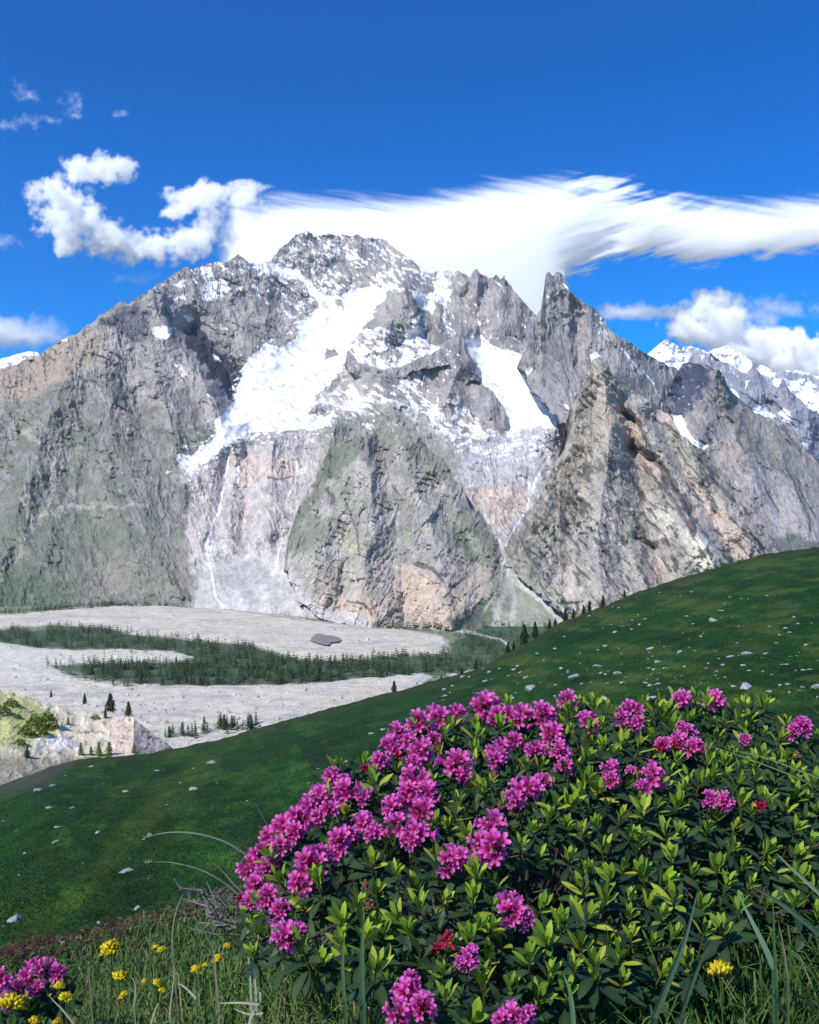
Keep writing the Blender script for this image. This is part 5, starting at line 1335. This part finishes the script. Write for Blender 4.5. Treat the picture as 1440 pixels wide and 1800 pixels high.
def build_bush():
    g = random.Random(41)
    base = Vector((0.25, 1.62, gz(0.25, 1.62)))
    root = thing("rhododendron_bush", "big rhododendron bush full of magenta blooms filling the lower right", "flowering bush", base)
    Rt = Matrix.Translation(base).inverted()
    def put(name, me, M, parent=root, **kw):
        o = link(name, me, parent, None, **kw); o.matrix_local = M; return o
    # flower heads: in the nearest, every flower is an object
    order = sorted(range(len(CLUSTERS)), key=lambda i: -CLUSTERS[i][2])
    big = set(order[:26]); pool = [cluster_spec(g, g.randint(7, 10), g.randint(1, 4)) for _ in range(7)]
    joined = []
    core_me = [c.mesh("flower_cluster", M_LEAF, True) for c, _ in pool]
    for c, fl in pool:
        m = MB(); m.put(c, Matrix.Identity(4), 0); m.mi = 1
        for k, isb, M in fl: m.put((BUDS if isb else FLOWERS)[k], M, 1)
        joined.append(m.mesh("flower_cluster", [M_LEAF, M_PETAL], True))
    spots = []
    for i, (px, py, s) in enumerate(CLUSTERS):
        D = bush_D(px, py) - 0.045 + g.uniform(-0.015, 0.015); p = Vector(P(px, py, D))
        sc = (s / 2 / F * D) / 0.0235
        ax = Vector((g.uniform(-.35, .35) - 0.15 * (px < 620), -0.75 + g.uniform(-.25, .25), 0.9))
        M = Rt @ Matrix.Translation(p - ax.normalized() * 0.006) @ rot_to(ax, g.uniform(0, 6.28)) @ Matrix.Scale(sc, 4)
        k = i % 7
        if i in big:
            o = put("flower_cluster", core_me[k], M)
            for kk, isb, MM in pool[k][1]:
                put("bud" if isb else "flower", (BUD_ME if isb else FLOWER_ME)[kk], MM, o)
        else:
            put("flower_cluster", joined[k], M)
        spots.append((px, py, s * 0.5))
    bm = []
    for v in range(2):
        m = MB(); 
        for i in range(7):
            a = i * 2.4; pol = 0.3 + 0.16 * i; d = Vector((math.sin(pol) * math.cos(a), math.sin(pol) * math.sin(a), math.cos(pol)))
            m.put(BUDS[i % 3], rot_to(d, i) @ Matrix.Translation((0, 0, 0.004)) @ Matrix.Scale(1.25, 4))
        m.tube([(0, 0, -0.04), (0, 0, 0.002)], 0.0016, 0.0012, 5, (0.12, 0.09, 0.04))
        bm.append(m.mesh("bud_cluster", M_PETAL, True))
    for i, (px, py, s) in enumerate(RED_BUDS):
        D = bush_D(px, py) - 0.03; sc = (s / 2 / F * D) / 0.017
        put("bud_cluster", bm[i % 2], Rt @ Matrix.Translation(P(px, py, D)) @ rot_to((g.uniform(-.3, .3), -0.8, 0.8), g.uniform(0, 6)) @ Matrix.Scale(sc, 4), label="cluster of closed red buds among the leaves")
        spots.append((px, py, s * 0.5))
    # leaf shoots
    must = [(1075,1555),(1130,1545),(1060,1500),(1105,1620),(1030,1620),(1180,1520),(1010,1600),(960,1660),(965,1720),(1090,1690),(1140,1590),(1185,1590),(1000,1510),(1030,1535),(1260,1530),(1300,1530),(1275,1560),(1170,1475),(1110,1470),(1050,1455),(1090,1440),(1000,1420),(1050,1400),(1190,1420),(1260,1440),(1290,1460),(1400,1510),(1010,1350),(1060,1320),(1120,1320),(1150,1250),(1165,1270),(1310,1250),(1340,1240),(1290,1330),(1280,1370),(1340,1330),(1370,1350),(1390,1300),(1330,1370),(1400,1380),
            (600,1620),(630,1600),(700,1620),(720,1640),(780,1590),(830,1590),(870,1560),(840,1630),(660,1710),(680,1690),(760,1450),(735,1560),(655,1520),(680,1500),(560,1560),(500,1560),(640,1345),(650,1370),(660,1385),(700,1360),(880,1660),(860,1640),(930,1690),(600,1660),(450,1640),(445,1680),(560,1700),(780,1720),(900,1740)]
    pts = []
    def ok(x, y, r):
        return all((x - a) ** 2 + (y - b) ** 2 > r * r for a, b in pts)
    for x, y in must: pts.append((x, y))
    a_out = np.array(OUT, float)
    tries = 0
    while len(pts) < 330 and tries < 16000:
        tries += 1
        x = g.uniform(415, 1500); y = g.uniform(1225, 1800)
        if float(poly_sd(np.array(x), np.array(y), OUT)) < 4: continue
        D = bush_D(x, y); r = 0.031 / D * F * (0.86 if y > 1440 else 0.66 if y > 1300 else 0.55)
        if any((x - a) ** 2 + (y - b) ** 2 < (c * 0.75) ** 2 for a, b, c in spots): continue
        if 880 < x < 1010 and 1480 < y < 1600 and g.random() < 0.8: continue        # bare woody gap
        if not ok(x, y, r): continue
        pts.append((x, y))
    specs = [leaf_spec(g, yf) for yf in (0.95, 0.9, 0.85, 0.8, 0.7, 0.9, 0.5, 0.25, 0.15)]
    whole = []; stem_me = []; leaf_me = []
    for st, lv in specs:
        m = MB(); m.put(st, Matrix.Identity(4))
        for lf, M in lv: m.put(lf, M)
        whole.append(m.mesh("leaf_shoot", M_LEAF, True)); stem_me.append(st.mesh("leaf_shoot", M_LEAF, True)); leaf_me.append([lf.mesh("leaf", M_LEAF, True) for lf, _ in lv])
    pts.sort(key=lambda q: bush_D(*q)); n_single = 0; rest = MB(); nshoot = 0
    for i, (px, py) in enumerate(pts):
        young = (0.88 if px > 960 else 0.5)
        k = g.choice([0, 1, 2, 3, 4, 5]) if g.random() < young else g.choice([4, 6, 7, 8])
        if (px, py) in must: k = g.choice([0, 1, 2, 3, 5])
        D = bush_D(px, py) + g.uniform(-0.03, 0.05); sc = g.uniform(0.85, 1.45)
        ax = Vector((g.uniform(-.4, .4) - 0.35 * (px < 560), -0.38 + g.uniform(-.3, .3), 1.0))
        p = Vector(P(px, py, D)) - ax.normalized() * 0.026 * sc
        M = Rt @ Matrix.Translation(p) @ rot_to(ax, g.uniform(0, 6.28)) @ Matrix.Scale(sc, 4)
        if n_single + len(specs[k][1]) <= 300 and (px, py) in must[:40]:
            o = put("leaf_shoot", stem_me[k], M)
            for me, (_, MM) in zip(leaf_me[k], specs[k][1]): put("leaf", me, MM, o)
            n_single += len(specs[k][1]); nshoot += 1
        elif nshoot < 300:
            put("leaf_shoot", whole[k], M); nshoot += 1
        else:
            rest.put(specs[k][0], M)
            for lf, MM in specs[k][1]: rest.put(lf, M @ MM)
    if rest.v: put("leaf_shoots", rest.mesh("leaf_shoots", M_LEAF, True), Matrix.Identity(4), kind='stuff')
    # the darker leaves inside the bush
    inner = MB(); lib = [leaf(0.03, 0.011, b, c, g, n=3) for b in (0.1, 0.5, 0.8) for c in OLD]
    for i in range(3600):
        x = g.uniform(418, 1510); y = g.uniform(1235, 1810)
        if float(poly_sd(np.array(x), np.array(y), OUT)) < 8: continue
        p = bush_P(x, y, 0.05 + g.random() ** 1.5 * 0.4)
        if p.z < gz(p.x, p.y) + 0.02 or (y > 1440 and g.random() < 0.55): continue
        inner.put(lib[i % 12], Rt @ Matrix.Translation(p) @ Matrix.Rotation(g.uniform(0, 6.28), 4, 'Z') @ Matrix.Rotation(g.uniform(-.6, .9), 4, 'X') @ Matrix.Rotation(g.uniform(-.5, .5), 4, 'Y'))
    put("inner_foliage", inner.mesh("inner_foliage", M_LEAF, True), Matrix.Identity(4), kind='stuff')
    # wood
    for i in range(46):
        px, py = g.choice(pts) if i > 10 else (g.uniform(860, 1000), g.uniform(1470, 1580))
        e = bush_P(px, py, 0.05 if i > 10 else 0.02); b = Vector((base.x * 0.3 + e.x * 0.6 + g.uniform(-.1, .1), 1.5 + 0.5 * (e.y - 1.3), 0)); b.z = gz(b.x, b.y) - 0.02
        mid = b.lerp(e, 0.5) + Vector((g.uniform(-.05, .05), g.uniform(-.03, .08), g.uniform(-.03, .05)))
        m = MB(); m.tube([b, b.lerp(mid, 0.5) + Vector((g.uniform(-.02, .02),) * 3), mid, mid.lerp(e, 0.5) + Vector((g.uniform(-.015, .015),) * 3), e], 0.0065, 0.0022, 6)
        put("branch", m.mesh("branch", M_TWIG, True), Rt)
    tw = MB()
    for i in range(420):
        x = g.uniform(430, 1500); y = g.uniform(1260, 1800)
        if float(poly_sd(np.array(x), np.array(y), OUT)) < 10: continue
        p = bush_P(x, y, g.uniform(0.03, 0.3)); d = Vector((g.uniform(-1, 1), g.uniform(-.6, .6), g.uniform(0.1, 1))).normalized() * g.uniform(0.03, 0.09)
        tw.tube([p, p + d * 0.5 + Vector((g.uniform(-.006, .006),) * 3), p + d], 0.0018, 0.0009, 4)
    put("twigs", tw.mesh("twigs", M_TWIG), Rt, kind='stuff')
    # withered brown heads
    dry = MB()
    for i in range(16):
        d = Vector((g.gauss(0, .6), g.gauss(0, .6), 1)).normalized()
        dry.put(bud_builder(500 + i, (150, 112, 84)), rot_to(d, i) @ Matrix.Scale(0.8, 4))
    dm = dry.mesh("withered_head", M_PETAL, True)
    for px, py in ((640,1560),(650,1595),(795,1535),(880,1420),(900,1430),(1020,1455),(715,1475),(735,1440),(545,1450),(600,1420),(1400,1330),(660,1415),(1130,1262),(760,1320),(870,1365)):
        D = bush_D(px, py) - 0.005
        put("withered_head", dm, Rt @ Matrix.Translation(P(px, py, D)) @ rot_to((g.uniform(-.4, .4), -.6, .8), 0) @ Matrix.Scale(1.2, 4))
    return specs, joined, whole
BUSH = build_bush()

def build_small_bush():
    g = random.Random(51); specs, joined, whole = BUSH
    base = Vector((-0.66, 1.55, gz(-0.66, 1.55)))
    root = thing("rhododendron_bush", "low rhododendron with dusky pink blooms cut by the left edge at the bottom", "flowering bush", base)
    Rt = Matrix.Translation(base).inverted()
    for i, (px, py, s) in enumerate([(14,1748,42),(40,1742,36),(48,1706,46),(80,1694,44),(104,1700,34),(62,1728,32),(6,1712,40),(84,1722,36),(28,1722,34),(-20,1735,44),(66,1688,30),(-30,1705,40)]):
        D = 1.5 + g.uniform(-.05, .05); py += 12; s *= 0.9; o = link("flower_cluster", joined[i % 7], root)
        o.matrix_local = Rt @ Matrix.Translation(P(px, py, D)) @ rot_to((g.uniform(-.4, .4), -.7, .8), g.uniform(0, 6)) @ Matrix.Scale((s / 2 / F * D) / 0.0235, 4)
    for i, (px, py) in enumerate([(20,1765),(60,1755),(95,1735),(110,1720),(0,1770),(40,1770),(75,1745),(-20,1760),(90,1712),(120,1735)]):
        D = 1.52; o = link("leaf_shoot", whole[4 + i % 5], root)
        o.matrix_local = Rt @ Matrix.Translation(Vector(P(px, py, D)) - Vector((0, 0, 0.03))) @ rot_to((g.uniform(-.5, .5), -.3, 1), g.uniform(0, 6))
    for i in range(9):
        px = g.uniform(-30, 110); e = Vector(P(px, g.uniform(1725, 1765), 1.53)); b = Vector((base.x + g.uniform(-.1, .1), 1.57, 0)); b.z = gz(b.x, b.y) - 0.01
        m = MB(); m.tube([b, b.lerp(e, .5) + Vector((g.uniform(-.02, .02), 0, 0)), e], 0.004, 0.0016, 5); o = link("branch", m.mesh("branch", M_TWIG), root); o.matrix_local = Rt
build_small_bush()

# ---------------------------------------------------------------- yellow flowers, grass, dead twigs
def vetch_head(seed, tall):
    g = random.Random(seed); m = MB(); y = lin(250, 234, 60); y2 = lin(238, 206, 34)
    for i in range(46):
        t = (i + .5) / 46; pol = 1.35 * t ** 0.6; a = i * 2.4
        d = Vector((math.sin(pol) * math.cos(a), math.sin(pol) * math.sin(a), math.cos(pol) * tall)).normalized()
        L = g.uniform(0.0075, 0.011); w = 0.0021; c = y if g.random() < .7 else y2; c = tuple(c * g.uniform(.85, 1.15))
        pm = MB(); pm.add([(-w * .5, 0, 0), (w * .5, 0, 0), (w, 0.0006, L * .6), (w * .5, 0.0022, L), (-w * .5, 0.0022, L), (-w, 0.0006, L * .6), (0, -0.0013, L * .55)], [(0, 1, 6), (1, 2, 6), (2, 3, 6), (3, 4, 6), (4, 5, 6), (5, 0, 6), (0, 5, 2, 1), (5, 4, 3, 2)], c)
        m.put(pm, Matrix.Translation(d * 0.004) @ rot_to(d, g.uniform(0, 6.28)))
    for i in range(12):
        lf = leaf(g.uniform(.009, .013), .0038, g.uniform(-.2, .4), lin(120, 146, 84), g, n=3)
        m.put(lf, Matrix.Translation((0, 0, -0.001)) @ Matrix.Rotation(i * 2.4, 4, 'Z') @ Matrix.Rotation(g.uniform(-.1, .6), 4, 'X'))
    return m.mesh("flower_head", M_YELLOW, True)
HEADS = [vetch_head(600 + i, 0.8 + 0.25 * (i % 3)) for i in range(4)]
LOW_LEAF = None
def yellow_flower(px, py, s, D, lab, i):
    g = random.Random(700 + i); p = Vector(P(px, py, D)); b = Vector((p.x + g.uniform(-.02, .02), p.y + 0.02, 0)); b.z = gz(b.x, b.y) - 0.005
    if b.z > p.z - 0.015: b.z = p.z - 0.05
    t = thing("yellow_flower", lab, "flower", b, "yellow vetch flowers in the near grass")
    o = link("flower_head", HEADS[i % 4], t, p - b); sc = 1.12 * (s / 2 / F * D) / 0.0125
    o.scale = (sc, sc, sc * 0.9); o.rotation_euler = (g.uniform(.1, .5), g.uniform(-.4, .4), g.uniform(0, 6))
    m = MB(); m.tube([(0, 0, 0), tuple((p - b) * .55 + Vector((g.uniform(-.012, .012), 0, 0))), tuple(p - b)], 0.0014, 0.0010, 5, tuple(lin(96, 120, 60)))
    link("stem", m.mesh("stem", M_GRASS), t)
    for k in range(3):
        lf = leaf(g.uniform(.025, .045), .009, .4, tuple(lin(88, 122, 62)), g); l = link("leaf", lf.mesh("leaf", M_LEAF, True), t, (p - b) * (0.1 + 0.2 * k)); l.rotation_euler = (g.uniform(.2, .8), 0, g.uniform(0, 6.28))
for i, (px, py, s, D, lab) in enumerate([
    (196, 1671, 34, 1.62, "broad domed yellow flower highest in the grass at the lower left"), (210, 1723, 30, 1.5, "yellow flower straight below the broad domed one"), (219, 1752, 16, 1.46, "small greenish yellow flower below the two domed ones"),
    (20, 1772, 46, 1.32, "large yellow flower by the low rhododendron at the left edge"), (104, 1736, 20, 1.45, "yellow flower just right of the low rhododendron"), (116, 1757, 24, 1.4, "pale yellow flower under the one beside the low rhododendron"),
    (274, 1668, 13, 1.7, "small yellow flower right of the broad domed one"), (285, 1672, 16, 1.68, "paler small yellow flower touching the one right of the dome"), (384, 1688, 19, 1.6, "yellow flower nearest to the big bush's left foot"),
    (344, 1706, 17, 1.55, "ragged yellow flower left of the one nearest the big bush"), (361, 1700, 13, 1.57, "tiny yellow flower between two larger ones by the big bush"), (400, 1664, 13, 1.7, "small yellow flower highest beside the big bush"),
    (277, 1730, 17, 1.47, "yellow flower low in the middle of the grass patch"), (285, 1743, 13, 1.44, "faint yellow flower under the one in the middle of the grass"), (254, 1727, 11, 1.48, "tiny yellow flower left of the middle of the grass"),
    (60, 1797, 18, 1.3, "yellow flower cut by the bottom edge near the left corner"), (101, 1798, 15, 1.3, "greenish yellow flower cut by the bottom edge"), (2, 1765, 18, 1.36, "yellow flower cut by the left edge of the view"),
    (1266, 1716, 46, 1.13, "single yellow flower head in the dark grass at the lower right")]):
    yellow_flower(px, py, s, D, lab, i)

def ribbon(m, pts, w, c, c2=None):
    """grass blade along pts, slightly folded"""
    pts = [Vector(p) for p in pts]; n = len(pts); vs = []; cs = []
    for i, p in enumerate(pts):
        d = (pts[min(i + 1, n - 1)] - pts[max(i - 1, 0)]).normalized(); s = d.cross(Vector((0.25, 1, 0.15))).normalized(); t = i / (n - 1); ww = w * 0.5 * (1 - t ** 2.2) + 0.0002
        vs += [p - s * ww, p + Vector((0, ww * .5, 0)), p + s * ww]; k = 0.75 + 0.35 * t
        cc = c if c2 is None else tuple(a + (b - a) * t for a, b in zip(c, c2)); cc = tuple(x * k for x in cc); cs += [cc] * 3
    m.add(vs, [f for i in range(n - 1) for f in ((i * 3, i * 3 + 1, i * 3 + 4, i * 3 + 3), (i * 3 + 1, i * 3 + 2, i * 3 + 5, i * 3 + 4))], cs)
def build_grass():
    g = random.Random(61); m = MB(); gn = [lin(104, 136, 68), lin(84, 120, 58), lin(124, 148, 78), lin(66, 104, 50)]; dry = [lin(170, 160, 118), lin(150, 136, 96), lin(186, 182, 150)]
    for i in range(20000):
        if i < 9500 or i >= 15000:
            x = g.uniform(-1.25, 0.05); y = g.uniform(1.15, 2.3)
        else:
            x = g.uniform(-0.1, 1.0); y = g.uniform(0.95, 1.75)
        z = gz(x, y); h = g.uniform(0.03, 0.10) * (1.5 if g.random() < .12 else 1) * (1.25 if x > 0 else 1)
        h *= (0.35 if y > 1.8 else (0.65 if y > 1.6 else 1.0)) if x < 0 else 1.0
        py = 900 - (z + h) / y * F
        if x > -0.22 and py < 1600: continue
        a = g.uniform(0, 6.28); l = h * g.uniform(.2, .9); d = Vector((math.cos(a), math.sin(a), 0))
        c = g.choice(dry) if g.random() < (.14 if x < 0 else .06) else g.choice(gn)
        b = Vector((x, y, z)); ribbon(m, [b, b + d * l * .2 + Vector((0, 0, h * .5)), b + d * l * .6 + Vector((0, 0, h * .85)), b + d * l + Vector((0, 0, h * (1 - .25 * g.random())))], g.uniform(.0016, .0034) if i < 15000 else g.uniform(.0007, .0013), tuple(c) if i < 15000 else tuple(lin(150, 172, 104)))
    for i in range(7000):                                       # the ledge goes on to the right of and behind the bush
        x = g.uniform(0.3, 2.3); y = g.uniform(0.7, 2.7); z = gz(x, y)
        if x / y < 0.5 and y < 2.2: continue
        h = g.uniform(.05, .13); a = g.uniform(0, 6.28); d = Vector((math.cos(a), math.sin(a), 0)) * h * g.uniform(.2, .8); b = Vector((x, y, z))
        ribbon(m, [b, b + d * .4 + Vector((0, 0, h * .6)), b + d + Vector((0, 0, h * .95))], g.uniform(.003, .006), tuple(g.choice(gn)))
    lv = [leaf(.016, .008, .3, c, g, n=3) for c in (tuple(lin(74, 108, 52)), tuple(lin(98, 124, 66)), tuple(lin(60, 92, 50)))]
    for i in range(4200):
        x = g.uniform(-1.25, 0.6); y = g.uniform(1.2, 2.25); z = gz(x, y) + g.uniform(.004, .05)
        m.put(lv[i % 3], Matrix.Translation((x, y, z)) @ Matrix.Rotation(g.uniform(0, 6.28), 4, 'Z') @ Matrix.Rotation(g.uniform(-.2, 1), 4, 'X'))
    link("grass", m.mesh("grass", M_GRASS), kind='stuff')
build_grass()

def stalk(pxs, D0, D1, w, c, lab, i, seed_head=False):
    g = random.Random(800 + i); n = len(pxs)
    P_ = [Vector(P(px, py, D0 + (D1 - D0) * k / (n - 1))) for k, (px, py) in enumerate(pxs)]
    q = []
    for k in range(n - 1):                                     # smooth the bend
        p0 = P_[max(k - 1, 0)]; p1 = P_[k]; p2 = P_[k + 1]; p3 = P_[min(k + 2, n - 1)]
        for t in (0, .25, .5, .75):
            q.append(0.5 * ((2 * p1) + (p2 - p0) * t + (2 * p0 - 5 * p1 + 4 * p2 - p3) * t * t + (3 * p1 - p0 - 3 * p2 + p3) * t ** 3))
    q.append(P_[-1]); b = q[0].copy(); zg = gz(b.x, b.y)
    if b.z - zg > 0.01 and 'bleached' not in lab: q = [Vector((b.x + .01, b.y + .02, zg - .005)), b.lerp(Vector((b.x + .01, b.y + .02, zg)), .5)] + q
    o = q[0].copy(); q = [p - o for p in q]
    t = thing("grass_stalk", lab, "grass stalk", o, "long grass stalks standing out of the near plants")
    m = MB(); ribbon(m, q, w * 1.7, tuple(lin(*c))); link("blade", m.mesh("blade", M_GRASS), t)
    if seed_head:
        m = MB()
        for k in range(10):
            p = q[-1] + (q[-2] - q[-1]) * 0.12 * k; lf = leaf(.006, .0018, 0, tuple(lin(190, 186, 158)), g, n=2); m.put(lf, Matrix.Translation(p) @ Matrix.Rotation(g.uniform(0, 6.28), 4, 'Z') @ Matrix.Rotation(g.uniform(-.5, 1), 4, 'X'))
        link("seed_head", m.mesh("seed_head", M_GRASS), t)
ST = (226, 230, 196); GS = (110, 140, 84)
for i, (pts, D0, D1, w, c, lab, sh) in enumerate([
    ([(446,1512),(400,1482),(350,1466),(300,1463),(262,1470),(254,1474)], 1.5, 1.3, .0026, ST, "pale arching grass stalk, the upper of the two left of the bush", True),
    ([(440,1592),(400,1556),(355,1530),(300,1516),(256,1517)], 1.5, 1.32, .0024, ST, "pale arching grass stalk, the lower of the two left of the bush", True),
    ([(432,1575),(410,1553),(390,1530),(372,1514)], 1.45, 1.4, .0022, ST, "short straight pale stalk leaning left beside the lower arching one", False),
    ([(1460,1392),(1400,1366),(1320,1335),(1240,1308)], 1.5, 1.45, .0022, (170,190,110), "upper of two long thin stalks lying across the bush's right side", False),
    ([(1460,1375),(1400,1352),(1340,1330),(1280,1318)], 1.48, 1.46, .0020, (160,186,110), "lower of two long thin stalks lying across the bush's right side", False),
    ([(1150,1790),(1178,1720),(1205,1650),(1228,1560)], 1.05, 1.12, .0050, (70,100,72), "broad dark grass blade leaning right, left of the yellow flower head", False),
    ([(1362,1705),(1340,1655),(1318,1612),(1296,1568)], 1.1, 1.15, .0042, (120,150,120), "straight grass blade leaning left above the yellow flower head", False),
    ([(1450,1580),(1420,1552),(1390,1525),(1365,1500)], 1.2, 1.22, .0030, (150,170,130), "pale grass blade slanting up at the right edge", False),
    ([(1450,1650),(1400,1608),(1360,1580),(1310,1552)], 1.15, 1.2, .0046, (74,106,80), "broad dull blade slanting across the right edge of the bush", False),
    ([(637,1760),(636,1710),(637,1660),(640,1618)], 1.1, 1.12, .0046, (88,118,84), "broad upright grass blade in front of the bush's lower left", False),
    ([(606,1760),(603,1720),(603,1680),(606,1645)], 1.12, 1.14, .0030, (96,122,84), "thin upright grass blade left of the broad upright one", False),
    ([(1008,1810),(1006,1770),(1000,1735),(990,1712)], 1.02, 1.05, .0036, (104,136,96), "grass blade bending left at the bottom centre of the bush", False),
    ([(1192,1800),(1210,1750),(1232,1690),(1250,1645)], 1.05, 1.15, .0040, (84,112,80), "grass blade leaning right close by the yellow flower head", False),
    ([(1365,1740),(1362,1680),(1360,1620),(1358,1575)], 1.08, 1.1, .0020, (70,110,60), "thin upright green stem at the right in front of dark leaves", False),
    ([(1385,1720),(1378,1670),(1368,1620)], 1.08, 1.1, .0018, (120,126,100), "thin stem leaning beside the upright green one at the right", False),
    ([(375,1670),(360,1640),(345,1618),(335,1607)], 1.5, 1.45, .0022, (190,186,160), "pale dry stalk leaning left above the yellow flowers", False),
    ([(302,1665),(304,1630),(310,1600),(322,1570)], 1.6, 1.6, .0016, (170,170,140), "thin upright dry stalk in the middle of the left grass", False),
    ([(155,1700),(145,1678),(130,1662),(108,1655)], 1.5, 1.45, .0018, (150,150,120), "dry bent stalk left of the broad domed yellow flower", True),
    ([(130,1800),(110,1775),(95,1760),(82,1745)], 1.3, 1.35, .0030, (170,170,140), "dry grey stalk slanting through the yellow flowers at the left corner", False),
    ([(235,1770),(238,1745),(236,1725),(228,1714)], 1.4, 1.42, .0016, (176,180,140), "slim curved stalk beside the lower domed yellow flower", False),
    ([(265,1800),(275,1770),(290,1752),(305,1740)], 1.35, 1.42, .0018, (180,178,146), "slim pale stalk bending right at the bottom left", False),
    ([(345,1755),(325,1735),(312,1728)], 1.42, 1.45, .0034, (204,198,170), "thick bleached stalk lying in the grass left of the bush", False),
    ([(455,1765),(420,1762),(385,1764)], 1.32, 1.34, .0030, (206,204,180), "bleached stalk lying flat at the foot of the bush", False),
    ([(462,1780),(435,1782),(410,1772)], 1.3, 1.31, .0028, (206,204,180), "bleached bent stalk just under the flat-lying one", False),
    ([(437,1805),(442,1785),(452,1768)], 1.28, 1.31, .0024, (200,196,172), "short bleached stalk crossing the bent ones at the foot of the bush", False),
    ([(298,1790),(300,1765),(304,1735),(306,1710)], 1.38, 1.42, .0016, (160,170,130), "thin upright stalk rising in the middle bottom of the grass", True)]):
    stalk(pts, D0, D1, w, c, lab, i, sh)

def dead_twigs():
    g = random.Random(71); M = plain_material("bleached_wood", (0.24, 0.21, 0.19), 0.9, 0.1, 60.0)
    b = Vector(P(385, 1625, 1.75)); b.z = gz(b.x, b.y)
    t = thing("dead_shrub", "tangle of grey dead twigs at the left foot of the big bush", "dead shrub", b)
    for i in range(20):
        e = Vector(P(g.uniform(315, 425), g.uniform(1556, 1640), 1.75 + g.uniform(-.12, .15))) - b
        s = Vector(P(g.uniform(365, 432), g.uniform(1605, 1645), 1.78)) - b; mid = s.lerp(e, .5) + Vector((g.uniform(-.03, .03), g.uniform(-.03, .03), g.uniform(-.005, .03)))
        m = MB(); m.tube([s, mid, e], g.uniform(.0015, .004), .0008, 5)
        for k in range(3):
            p = s.lerp(e, g.uniform(.4, .95)); m.tube([p, p + Vector((g.uniform(-.03, .03), g.uniform(-.02, .02), g.uniform(0, .03)))], .0012, .0006, 4)
        link("branch", m.mesh("branch", M), t)
dead_twigs()

# ---- the red-brown dwarf heath along the brink of the ledge
def build_heath():
    g = random.Random(91); m = MB(); cs = [lin(98, 62, 50), lin(80, 54, 44), lin(108, 76, 58), lin(70, 62, 42), lin(90, 50, 46)]
    lv = [leaf(.014, .006, .4, tuple(c), g, n=3) for c in cs]
    for i in range(3400):
        px = g.uniform(-60, 470); line = np.interp(px, [-60, 0, 120, 300, 420, 480], [1694, 1678, 1655, 1612, 1570, 1550])
        D = g.uniform(2.12, 2.5); py = line + g.gauss(10, 10); p = Vector(P(px, py, D))
        m.put(lv[i % 5], Matrix.Translation(p) @ Matrix.Rotation(g.uniform(0, 6.28), 4, 'Z') @ Matrix.Rotation(g.uniform(-.3, 1.3), 4, 'X'))
        if i % 9 == 0:
            b = Vector((p.x, p.y, gz(p.x, p.y) - .01)); m.tube([b, b.lerp(p, .5) + Vector((g.uniform(-.01, .01), 0, 0)), p], .0014, .0007, 3, tuple(lin(90, 66, 56)))
    link("heath", m.mesh("heath", M_GRASS), kind='stuff')
build_heath()

# ---- tufts of grass over the hillside
def build_tufts():
    g = np.random.RandomState(81); n = 120000
    px = g.uniform(-60, 1500, n); sil = np.interp(px, SIL[:, 0], SIL[:, 1]); py = sil + 1.5 + (1780 - sil) * g.rand(n) ** 1.3
    k = (poly_sd(px, py, [(-160,1400),(0,1362),(60,1345),(130,1330),(150,1345),(90,1375),(0,1395),(-160,1430)]) < 0)
    px, py = px[k], py[k]; n = len(px); D = hill_D(px, py)
    Xc, Yc, C = HILL_COL
    ci = np.clip(np.round((px + 160) / 3.0).astype(int), 0, Xc.shape[1] - 1); s0 = np.interp(px, SIL[:, 0], SIL[:, 1])
    ri = 3 + np.clip(np.round(np.clip((py - s0) / (1790 - s0), 0, 1) ** (1 / 1.15) * 229).astype(int), 0, 229)
    base = C[ri, ci]; d = np.ones((n, 3)) * base * g.uniform(1.1, 1.7, (n, 1)); d[:, 0] *= g.uniform(.8, 1.4, n)
    b = np.stack(P(px, py, D), -1); h = g.uniform(.04, .12, n) * (D / 90) ** 0.4; V = []; T = []; CC = []
    for q in range(3):
        a = g.uniform(0, 6.28, n); w = h * g.uniform(.25, .6, n); l = h * g.uniform(.1, .6, n)
        ex = np.stack([np.cos(a) * w, np.sin(a) * w, -0.08 * h], -1); tip = np.stack([-np.sin(a) * l, np.cos(a) * l, h], -1)
        V += [b - ex, b + ex * np.array([1, 1, -1]), b + tip]; CC += [d, d, d * 1.25]
    V = np.stack(V, 1).reshape(-1, 3); CC = np.stack(CC, 1).reshape(-1, 3)
    T = np.arange(len(V)).reshape(-1, 3)
    link("hill_grass", mesh_np("hill_grass", V, T, np.concatenate([CC, np.ones((len(CC), 1))], 1), [M_GRASS]), kind='stuff')
build_tufts()
